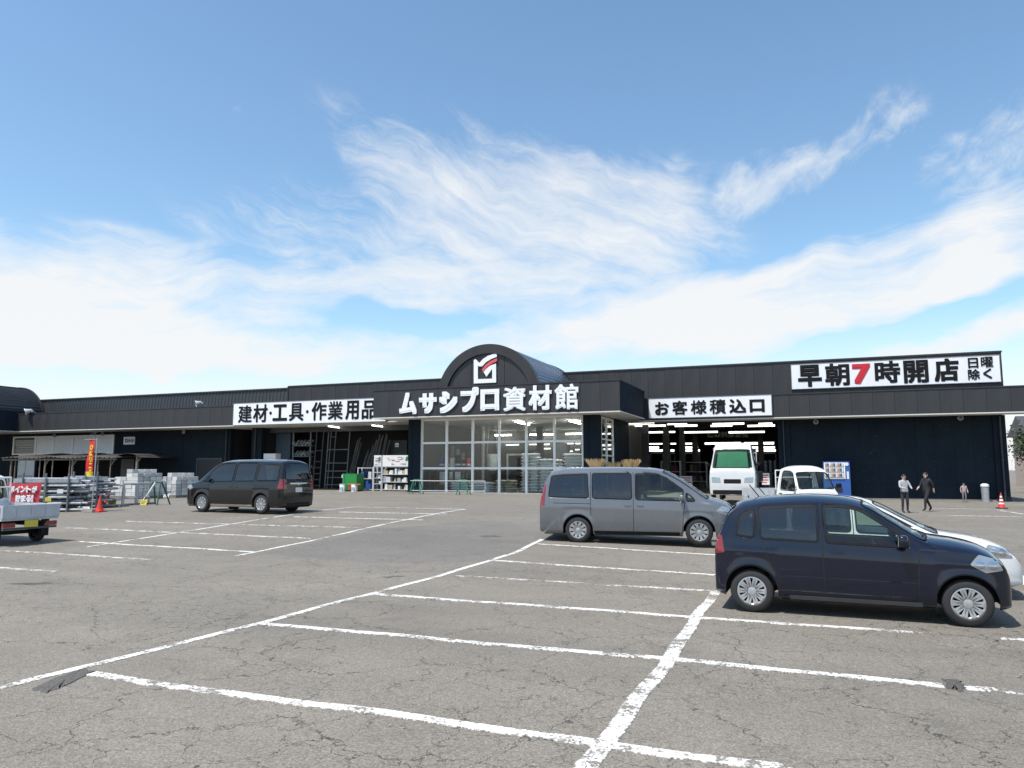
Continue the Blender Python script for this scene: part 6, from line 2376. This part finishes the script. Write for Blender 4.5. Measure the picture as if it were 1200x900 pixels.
# navy compact: wheels at the pixels (882,717) and (1140,735)
a, b = gp(882, 717.5), gp(1140, 735.5)
cx = (a.x + b.x) / 2 - (.47 + 2.92 - 3.395) / 2
kei = build_car('compact_car', 'dark navy compact car with silver wheels parked nearest the viewer', place(cx, (a.y + b.y) / 2 + .70), atan2(b.y - a.y, b.x - a.x), KEI, NAVYC)
a, b = gp(672, 637), gp(810, 640)
van = build_car('minivan', 'silver grey minivan with dark rear windows before the porch', place((a.x + b.x) / 2 + .0, (a.y + b.y) / 2 + .80), atan2(b.y - a.y, b.x - a.x) * .4, VAN, SILV)
bv = build_car('minivan', 'black minivan seen from behind, parked at the left', place(-19.15, 22.3), pi - radians(4), BVAN, BLKC)
wc = build_car('hatchback_car', 'white hatchback mostly hidden behind the navy compact car', place(.80, 13.5), radians(-1), HATCH, WHTC)
wc.t.scale = (1, 1, .97)


# ------------------------------------------------------------------ small trucks
def pickup(label, loc, heading, cabspec, bed, paint, bedm, plate=PLATEY, name='pickup_truck'):
    c = Car(name, label, loc, heading, cabspec, paint)
    W = c.W
    for side in ('left', 'right'):
        for pts, gl in cabspec['side_windows']:
            c.window(side, pts, GLC)
        for ln in cabspec['seams']:
            c.line(side, ln)
        sd = 1 if side == 'left' else -1
        for x, z in cabspec['handles']:
            c.handle(x, z, sd, TRIMB)
        c.mirror(cabspec['mirror'][0], cabspec['mirror'][1], sd, TRIMB)
    (x0, z0, w0), (x1, z1, w1) = cabspec['wind']
    f, ln = wind_frame(c, x0, z0, x1, z1)
    c.window(f, [(-w0, 0.0), (w0, 0.0), (w1, ln), (-w1, ln)], cabspec.get('wglass', GLC), 'windscreen', .07)
    (x0, z0, w0), (x1, z1, w1) = cabspec['rear']
    f, ln = wind_frame(c, x0, z0, x1, z1, True)
    c.window(f, [(-w0, 0.0), (w0, 0.0), (w1, ln), (-w1, ln)], GLC, 'rear_window', .05)
    for fr, pts, nm, m, off in cabspec.get('patches', []):
        c.patch(fr, pts, nm, m, off=off)
        if pts[0][0] * pts[1][0] > 0:
            c.patch(fr, [(-y, z) for y, z in pts], nm, m, off=off)
    c.patch('front', [(-.165, .36), (.165, .36), (.165, .525), (-.165, .525)], 'number_plate', plate, off=.018, th=0, n=24, rad=.008)
    if cabspec.get('wglass'):
        f, ln = wind_frame(c, *cabspec['wind'][0][:2], *cabspec['wind'][1][:2])
        c.patch(f, [(-w0 * .95, .06), (w0 * .95, .06), (w1 * .9, ln - .08), (-w1 * .9, ln - .08)], 'windscreen_backing', mat('pale green windscreen backing', (.28, .42, .34), .6), off=-.06, th=.08)  # added panel behind the glass, only to make the windscreen look pale green
    c.body()
    R = c.sp['R']
    x_r, z_f, hb = bed['rear'], bed['floor'], bed['side']
    X0, X1 = c.ox(x_r), c.ox(-.06)
    w = bed['w'] / 2
    b = MB().box(X0, X1, -w, w, z_f - .08, z_f).build('bed_floor', bedm, c.t, local=True)
    for sd in (-1, 1):
        y0, y1 = sorted((sd * w, sd * (w - .035)))
        q = MB().box(X0, X1, y0, y1, z_f - .02, z_f + hb).build('bed_side', bedm, c.t, local=True)
        n = max(3, int((X1 - X0) / .28))
        for k in range(n):
            xx = X0 + .08 + (X1 - X0 - .16) * k / (n - 1)
            ya, yb = sorted((sd * (w + .001), sd * (w + .014)))
            MB().box(xx - .02, xx + .02, ya, yb, z_f + .02, z_f + hb - .04).build('side_rib', bedm, q, local=True)
        for xx in (X0 + .5, X1 - .5):
            ya, yb = sorted((sd * (w + .015), sd * (w + .03)))
            MB().box(xx - .03, xx + .03, ya, yb, z_f - .1, z_f + .06).build('hinge', DSTEEL, q, local=True)
    q = MB().box(X0 - .035, X0 - .001, -w, w, z_f - .02, z_f + hb).build('tailgate', bedm, c.t, local=True)
    for yy in (-w * .5, 0, w * .5):
        MB().box(X0 - .05, X0 - .036, yy - .02, yy + .02, z_f + .02, z_f + hb - .04).build('tailgate_rib', bedm, q, local=True)
    MB().box(X1 - .05, X1, -w, w, z_f + .0, z_f + hb + .0).build('headboard', bedm, c.t, local=True)
    g = MB()
    for yy in (-w + .05, w - .05):
        g.cyl((X1 - .02, yy, z_f + hb), (X1 - .02, yy, bed['guard']), .022, 8)
    g.cyl((X1 - .02, -w + .05, bed['guard']), (X1 - .02, w - .05, bed['guard']), .022, 8)
    g.cyl((X1 - .02, -w + .05, bed['guard'] - .25), (X1 - .02, w - .05, bed['guard'] - .25), .016, 8)
    g.build('guard_frame', paint, c.t, local=True, smooth=40)
    MB().box(X0 + .2, c.ox(.6), -.34, -.26, z_f - .24, z_f - .08).box(X0 + .2, c.ox(.6), .26, .34, z_f - .24, z_f - .08).build('chassis_rail', SEAM, c.t, local=True)
    # rear lamps and plate under the bed
    for sd in (-1, 1):
        y0, y1 = sorted((sd * (w - .05), sd * (w - .33)))
        MB().box(X0 - .02, X0 + .06, y0, y1, z_f - .24, z_f - .13).build('tail_light', LAMPR, c.t, local=True)
    MB().box(X0 - .02, X0 + .06, -w + .05, w - .05, z_f - .30, z_f - .25).build('rear_bumper', DSTEEL, c.t, local=True)
    MB().box(X0 - .035, X0 - .021, -.165, .165, z_f - .25, z_f - .085).build('number_plate', plate, c.t, local=True)
    axf = c.sp['axles'][0] if c.sp['axles'] else .55
    for x in (axf, bed['axle']):
        for sd in (-1, 1):
            c.wheel(x, sd, 8, mat('grey steel wheel', (.30, .30, .30), .5, .3))
    MB().cyl((c.ox(bed['axle']), -w + .1, R), (c.ox(bed['axle']), w - .1, R), .05, 10).build('rear_axle', SEAM, c.t, local=True)
    for sd in (-1, 1):
        MB().box(c.ox(bed['axle'] - .40), c.ox(bed['axle'] - .37), sd * (w - .12) - .1, sd * (w - .12) + .1, .16, z_f - .1).build('mud_flap', TRIMB, c.t, local=True)
    c.seats((.38,), .55)
    return c


def cabspec(L, W, H, R, axle, s=1.0):
    k = H / 1.78
    return dict(cat='truck', L=L, W=W, H=H, R=R, axles=(axle,), sill=.28 * k, tw=.15 * s, fr=.30, fk=.12, rr=.06, rk=.03, N=80, tum=.13,
                top=[(0, 1.60 * k), (.02, 1.68 * k), (.08, 1.74 * k), (.3, 1.78 * k), (L * .45, 1.77 * k), (L * .60, 1.70 * k), (L * .70, 1.58 * k), (L * .93, 1.06 * k), (L * .965, .96 * k), (L * .985, .80 * k), (L, .58 * k)],
                belt=[(0, .98 * k), (L, .93 * k)],
                side_windows=[([(L * .18, 1.0 * k), (L * .17, 1.58 * k), (L * .52, 1.58 * k), (L * .62, 1.52 * k), (L * .80, 1.12 * k), (L * .80, .98 * k)], 'c')],
                seams=[[(L * .12, 1.64 * k), (L * .12, .9 * k), (L * .14, .40 * k)], [(L * .86, .95 * k), (L * .86, .75 * k)]], handles=[(L * .22, .88 * k)], mirror=(L * .86, 1.15 * k),
                wind=((L * .925, 1.05 * k, W * .42), (L * .71, 1.57 * k, W * .37)), rear=((-.01, 1.08 * k, W * .36), (.02, 1.55 * k, W * .34)),
                patches=[('front', [(W * .24, .64 * k), (W * .43, .64 * k), (W * .44, .80 * k), (W * .26, .78 * k)], 'headlight', LAMPW, .006), ('front', [(-W * .18, .62 * k), (W * .18, .62 * k), (W * .18, .74 * k), (-W * .18, .74 * k)], 'grille', TRIMB, .004),
                         ('front', [(-W * .42, .32 * k), (W * .42, .32 * k), (W * .42, .44 * k), (-W * .42, .44 * k)], 'bumper_trim', TRIMB, .004)])


BEDG = mat('pale grey truck bed', (.46, .48, .51), .5, .1, .12, 3)
# at the left edge of the lot, seen from behind
kt = pickup('small white pickup truck with low grey bed at the left edge', place(-20.55, 13.2), pi - radians(3), cabspec(1.32, 1.475, 1.78, .27, .55), dict(rear=-2.02, floor=.68, side=.29, w=1.42, guard=1.62, axle=-1.30), WHTC, BEDG)
# farther off, behind the navy car
kt2 = pickup('white pickup truck in the distance above the navy car roof', place(.0, 28.6), radians(-58), cabspec(1.45, 1.6, 1.98, .29, .60), dict(rear=-2.5, floor=.78, side=.33, w=1.58, guard=1.80, axle=-1.6), WHTC, BEDG, PLATEW)
# the larger truck facing out of the loading bay
GLG = glass_mat('green tinted windscreen', (.42, .72, .55), .75, .02)
cs = cabspec(1.75, 2.15, 3.0, .40, .75)
cs['wglass'] = GLG
q = Vector((pl(858, 560, 36.5)[0], 36.5, 0))
tr = pickup('large white truck with green windscreen facing out of the loading bay', place(q.x, q.y + .9), radians(-90), cs, dict(rear=-4.2, floor=1.15, side=.45, w=2.1, guard=2.75, axle=-3.0), car_paint('off white truck paint', (.60, .605, .60)), mat('dark truck bed', (.05, .055, .06), .6), PLATEW, 'cargo_truck')

# ================================================================== people
def person(name, label, loc, face, h, cloth, pants, pose=None, hair=HAIR):
    """one skinned figure; joints in metres for a 1.70 m adult, scaled to H"""
    k = h / 1.70
    pose = pose or {}
    J = {'pelvis': (0, 0, .95), 'waist': (0, .0, 1.08), 'chest': (.0, .01, 1.28), 'neck': (0, .0, 1.45), 'head0': (0, -.01, 1.52), 'head1': (0, -.02, 1.60), 'head2': (0, -.01, 1.67)}
    Rr = {'pelvis': .15, 'waist': .13, 'chest': .155, 'neck': .058, 'head0': .075, 'head1': .095, 'head2': .072}
    E_ = [('pelvis', 'waist'), ('waist', 'chest'), ('chest', 'neck'), ('neck', 'head0'), ('head0', 'head1'), ('head1', 'head2')]
    for sd, n in ((-1, 'r'), (1, 'l')):
        el = pose.get('elbow' + n, (sd * .26, .02, 1.14))
        wr = pose.get('wrist' + n, (sd * .27, -.08, .92))
        J.update({'sh' + n: (sd * .185, .01, 1.38), 'el' + n: el, 'wr' + n: wr, 'hip' + n: (sd * .095, 0, .90), 'kn' + n: (sd * .11, -.02, .50), 'an' + n: (sd * .115, .02, .09), 'toe' + n: (sd * .13, -.14, .04)})
        Rr.update({'sh' + n: .068, 'el' + n: .045, 'wr' + n: .032, 'hip' + n: .098, 'kn' + n: .062, 'an' + n: .045, 'toe' + n: .04})
        E_ += [('chest', 'sh' + n), ('sh' + n, 'el' + n), ('el' + n, 'wr' + n), ('pelvis', 'hip' + n), ('hip' + n, 'kn' + n), ('kn' + n, 'an' + n), ('an' + n, 'toe' + n)]
        w = Vector(wr)
        d = (w - Vector(el)).normalized()
        s_ = d.cross(Vector((0, 1, 0))).normalized() if abs(d.y) < .9 else Vector((sd, 0, 0))
        pm = w + d * .055
        J['palm' + n] = tuple(pm)
        Rr['palm' + n] = .030
        E_.append(('wr' + n, 'palm' + n))
        for q in range(4):
            o = Vector((0, -.022 + .016 * q, 0))
            ln = (.062, .072, .068, .052)[q]
            J['f%d%s' % (q, n)] = tuple(pm + d * .035 + o)
            J['g%d%s' % (q, n)] = tuple(pm + d * (.035 + ln * .6) + o + Vector((-sd * .014, 0, 0)))
            Rr['f%d%s' % (q, n)] = .0095
            Rr['g%d%s' % (q, n)] = .008
            E_ += [('palm' + n, 'f%d%s' % (q, n)), ('f%d%s' % (q, n), 'g%d%s' % (q, n))]
        J['th' + n] = tuple(w + d * .05 + Vector((-sd * .01, -.045, 0)))
        Rr['th' + n] = .010
        E_.append(('wr' + n, 'th' + n))
    J.update({q: v for q, v in pose.items() if q in J})
    names = list(J)
    me = bpy.data.meshes.new('figure')
    me.from_pydata([tuple(c * k for c in J[n]) for n in names], [(names.index(a), names.index(b)) for a, b in E_], [])
    tmp = bpy.data.objects.new('figure', me)
    COL.objects.link(tmp)
    md = tmp.modifiers.new('skin', 'SKIN')
    for i, n in enumerate(names):
        me.skin_vertices[0].data[i].radius = (Rr[n] * k * (1.15 if n in ('pelvis', 'waist', 'chest') else 1), Rr[n] * k * (.80 if n in ('pelvis', 'waist', 'chest') else 1))
        me.skin_vertices[0].data[i].use_root = n == 'pelvis'
    ss = tmp.modifiers.new('smooth', 'SUBSURF')
    ss.levels = 2
    ss.render_levels = 2
    ev = bpy.data.meshes.new_from_object(tmp.evaluated_get(bpy.context.evaluated_depsgraph_get()))
    bpy.data.objects.remove(tmp)
    ev.materials.clear()
    for m in (SKIN, cloth, pants, BLACKPL):
        ev.materials.append(m)
    for p in ev.polygons:
        c = p.center / k
        p.use_smooth = True
        hand = min((Vector(J['wrr']) - c).length, (Vector(J['wrl']) - c).length) < .11 and abs(c.x) > .16 and c.z < 1.35
        p.material_index = 0 if c.z > 1.455 or hand else 1 if c.z > .93 else 2 if c.z > .09 else 3
    t = thing(name, label, 'person', loc, face)
    o = bpy.data.objects.new('figure_body', ev)
    COL.objects.link(o)
    o.parent = t
    # hair cap and face
    mb = MB()
    for j in range(9):
        for i in range(20):
            a, b = pi / 2 * (j / 8) * 1.18, 2 * pi * i / 20
            front = max(0, -sin(b))
            a *= 1 - .38 * front
            mb.v.append(Vector((.094 * sin(a) * cos(b), -.012 + .108 * sin(a) * sin(b), 1.605 + .105 * cos(a))) * k)
    mb.f = [(j * 20 + i, j * 20 + (i + 1) % 20, (j + 1) * 20 + (i + 1) % 20, (j + 1) * 20 + i) for j in range(8) for i in range(20)]
    mb.m = [0] * len(mb.f)
    mb.build('hair', hair, t, local=True, smooth=60)
    for sd in (-1, 1):
        blob(Vector((sd * .033, -.098, 1.60)) * k, (.024 * k, .012 * k, .012 * k), 'eye', BLACKPL, t, n=6, p=2)
        blob(Vector((sd * .088, -.005, 1.585)) * k, (.02 * k, .04 * k, .06 * k), 'ear', SKIN, t, n=6, p=2)
    blob(Vector((0, -.108, 1.575)) * k, (.026 * k, .035 * k, .045 * k), 'nose', SKIN, t, n=6, p=2)
    blob(Vector((0, -.095, 1.535)) * k, (.045 * k, .014 * k, .012 * k), 'mouth', mat('lips', (.40, .16, .14), .5), t, n=6, p=2)
    return t


def stand(px, Y):
    X = pl(px, 580, Y)[0]
    return (X, Y, gz(X, Y))


person('person', 'person in a pale grey top behind the navy car, arms forward', stand(1060, 36), radians(25), 1.62, mat('pale grey jacket', (.36, .37, .38), .8), mat('dark trousers', (.03, .03, .035), .8),
       {'elbowr': (-.25, -.10, 1.14), 'wristr': (-.16, -.30, 1.10), 'elbowl': (.25, -.10, 1.14), 'wristl': (.16, -.30, 1.10)})
person('person', 'person in black clothes walking beside the pale grey one', stand(1086, 37.5), radians(-50), 1.70, mat('black jacket', (.016, .016, .019), .8), mat('black trousers', (.014, .014, .016), .8),
       {'knl': (.10, -.20, .52), 'anl': (.10, -.24, .10), 'toel': (.11, -.40, .07), 'knr': (-.10, .10, .50), 'anr': (-.10, .32, .14), 'toer': (-.11, .20, .05), 'elbowl': (.25, .12, 1.14), 'wristl': (.24, .16, .92), 'elbowr': (-.25, -.06, 1.14), 'wristr': (-.24, -.22, 1.0)})
person('person', 'small child in a dusty pink top by the navy wall', stand(1130, 48.6), radians(10), 1.08, mat('dusty pink top', (.36, .27, .28), .8), mat('grey mauve trousers', (.22, .19, .21), .8))

# ================================================================== beyond the right end
LEAF = mat('leaf green', (.05, .075, .035), .7, 0, .4, 2)
BARK = mat('bark', (.10, .075, .055), .9, 0, .3, 8, .5, 30)


def tree(loc, h, r, label, seed):
    rnd = random.Random(seed)
    L = Vector(loc)
    t = thing('broadleaf_tree', label, 'tree', loc, group='trees beyond the shop')
    mb = MB()
    mb.cyl((0, 0, 0), (.1, 0, h * .35), .16, 8, .12).cyl((.1, 0, h * .35), (0, .1, h * .75), .12, 8, .05)
    tips = []
    for i in range(9):
        a = i * 2.4
        z = h * (.3 + .05 * i)
        e = Vector((cos(a) * r * .7, sin(a) * r * .7, z + h * .22))
        mb.cyl((.05, 0, z), e, .05, 6, .015)
        tips.append(e)
    mb.build('trunk', BARK, t, local=True, smooth=40)
    mb = MB()
    for i in range(6500):
        c = tips[rnd.randrange(len(tips))] if rnd.random() < .75 else Vector((0, 0, h * .75))
        p = c + Vector((rnd.gauss(0, r * .28), rnd.gauss(0, r * .28), rnd.gauss(0, h * .10)))
        n = Vector((rnd.gauss(0, 1), rnd.gauss(0, 1), rnd.gauss(0, 1))).normalized()
        a = n.orthogonal().normalized() * rnd.uniform(.07, .14)
        b = n.cross(a) * .6
        mb.add([p - a, p + b, p + a, p - b], [(0, 1, 2, 3)])
    o = mb.build('crown', LEAF, t, local=True)
    o['kind'] = 'stuff'
    return t


def house(X, Y, w, d, hh, label, wallm, roofm):
    t = thing('house', label, 'house', (X, Y, 0))
    MB().box(-w / 2, w / 2, 0, d, -.3, hh).build('wall', wallm, t, local=True)
    e = .5
    o = MB()
    o.add([(-w / 2 - e, -e, hh - .1), (w / 2 + e, -e, hh - .1), (w / 2 + e, d + e, hh - .1), (-w / 2 - e, d + e, hh - .1), (-w / 2 - e, d / 2, hh + d * .26), (w / 2 + e, d / 2, hh + d * .26)],
          [(0, 1, 5, 4), (3, 4, 5, 2), (0, 4, 3), (1, 2, 5), (0, 3, 2, 1)])
    o.build('roof', roofm, t, local=True)
    nw = max(2, int(w / 2.6))
    for f in range(max(1, int(hh / 2.8))):
        for i in range(nw):
            x = -w / 2 + w * (i + .5) / nw
            z = .9 + f * 2.8
            q = MB().box(x - .75, x + .75, -.06, -.001, z, z + 1.2).build('window', FRAMEW, t, local=True)
            MB().box(x - .68, x - .03, -.075, -.061, z + .07, z + 1.13).box(x + .03, x + .68, -.075, -.061, z + .07, z + 1.13).build('pane', mat('dark house glass', (.05, .06, .07), .08), q, local=True)
    return t


roofm = mat('dark roof tile', (.06, .06, .065), .6, 0, .2, 3)
house(27, 92, 10, 8, 5.6, 'two-storey beige house with dark roof beyond the right end of the shop', mat('pink beige render', (.45, .36, .31), .85), roofm)
house(40, 100, 9, 8, 5.4, 'grey house standing right of the beige one', mat('grey render', (.34, .34, .33), .85), roofm)
tree((17.5, 70, 0), 5.4, 1.9, 'round green tree beyond the right end of the shop', 5)
tree((22.5, 78, 0), 4.4, 1.7, 'smaller green tree beside the beige house', 9)
tree((30, 74, 0), 5.0, 1.8, 'green tree near the grey house', 11)

# power lines low over the far right
for k in range(2):
    t = thing('utility_pole', ('utility pole beyond the right end of the shop', 'farther utility pole at the right')[k], 'pole', (34 + 22 * k, 85 + 20 * k, 0), group='utility poles')
    MB().cyl((0, 0, 0), (0, 0, 10.5), .17, 10, .11).build('pole', mat('concrete pole', (.32, .31, .30), .85), t, local=True, smooth=40)
    MB().box(-.9, .9, -.05, .05, 9.4, 9.5).build('cross_arm', DSTEEL, t, local=True)
    MB().cyl((.35, 0, 7.6), (.35, 0, 8.4), .2, 10).build('transformer', GSTEEL, t, local=True, smooth=40)
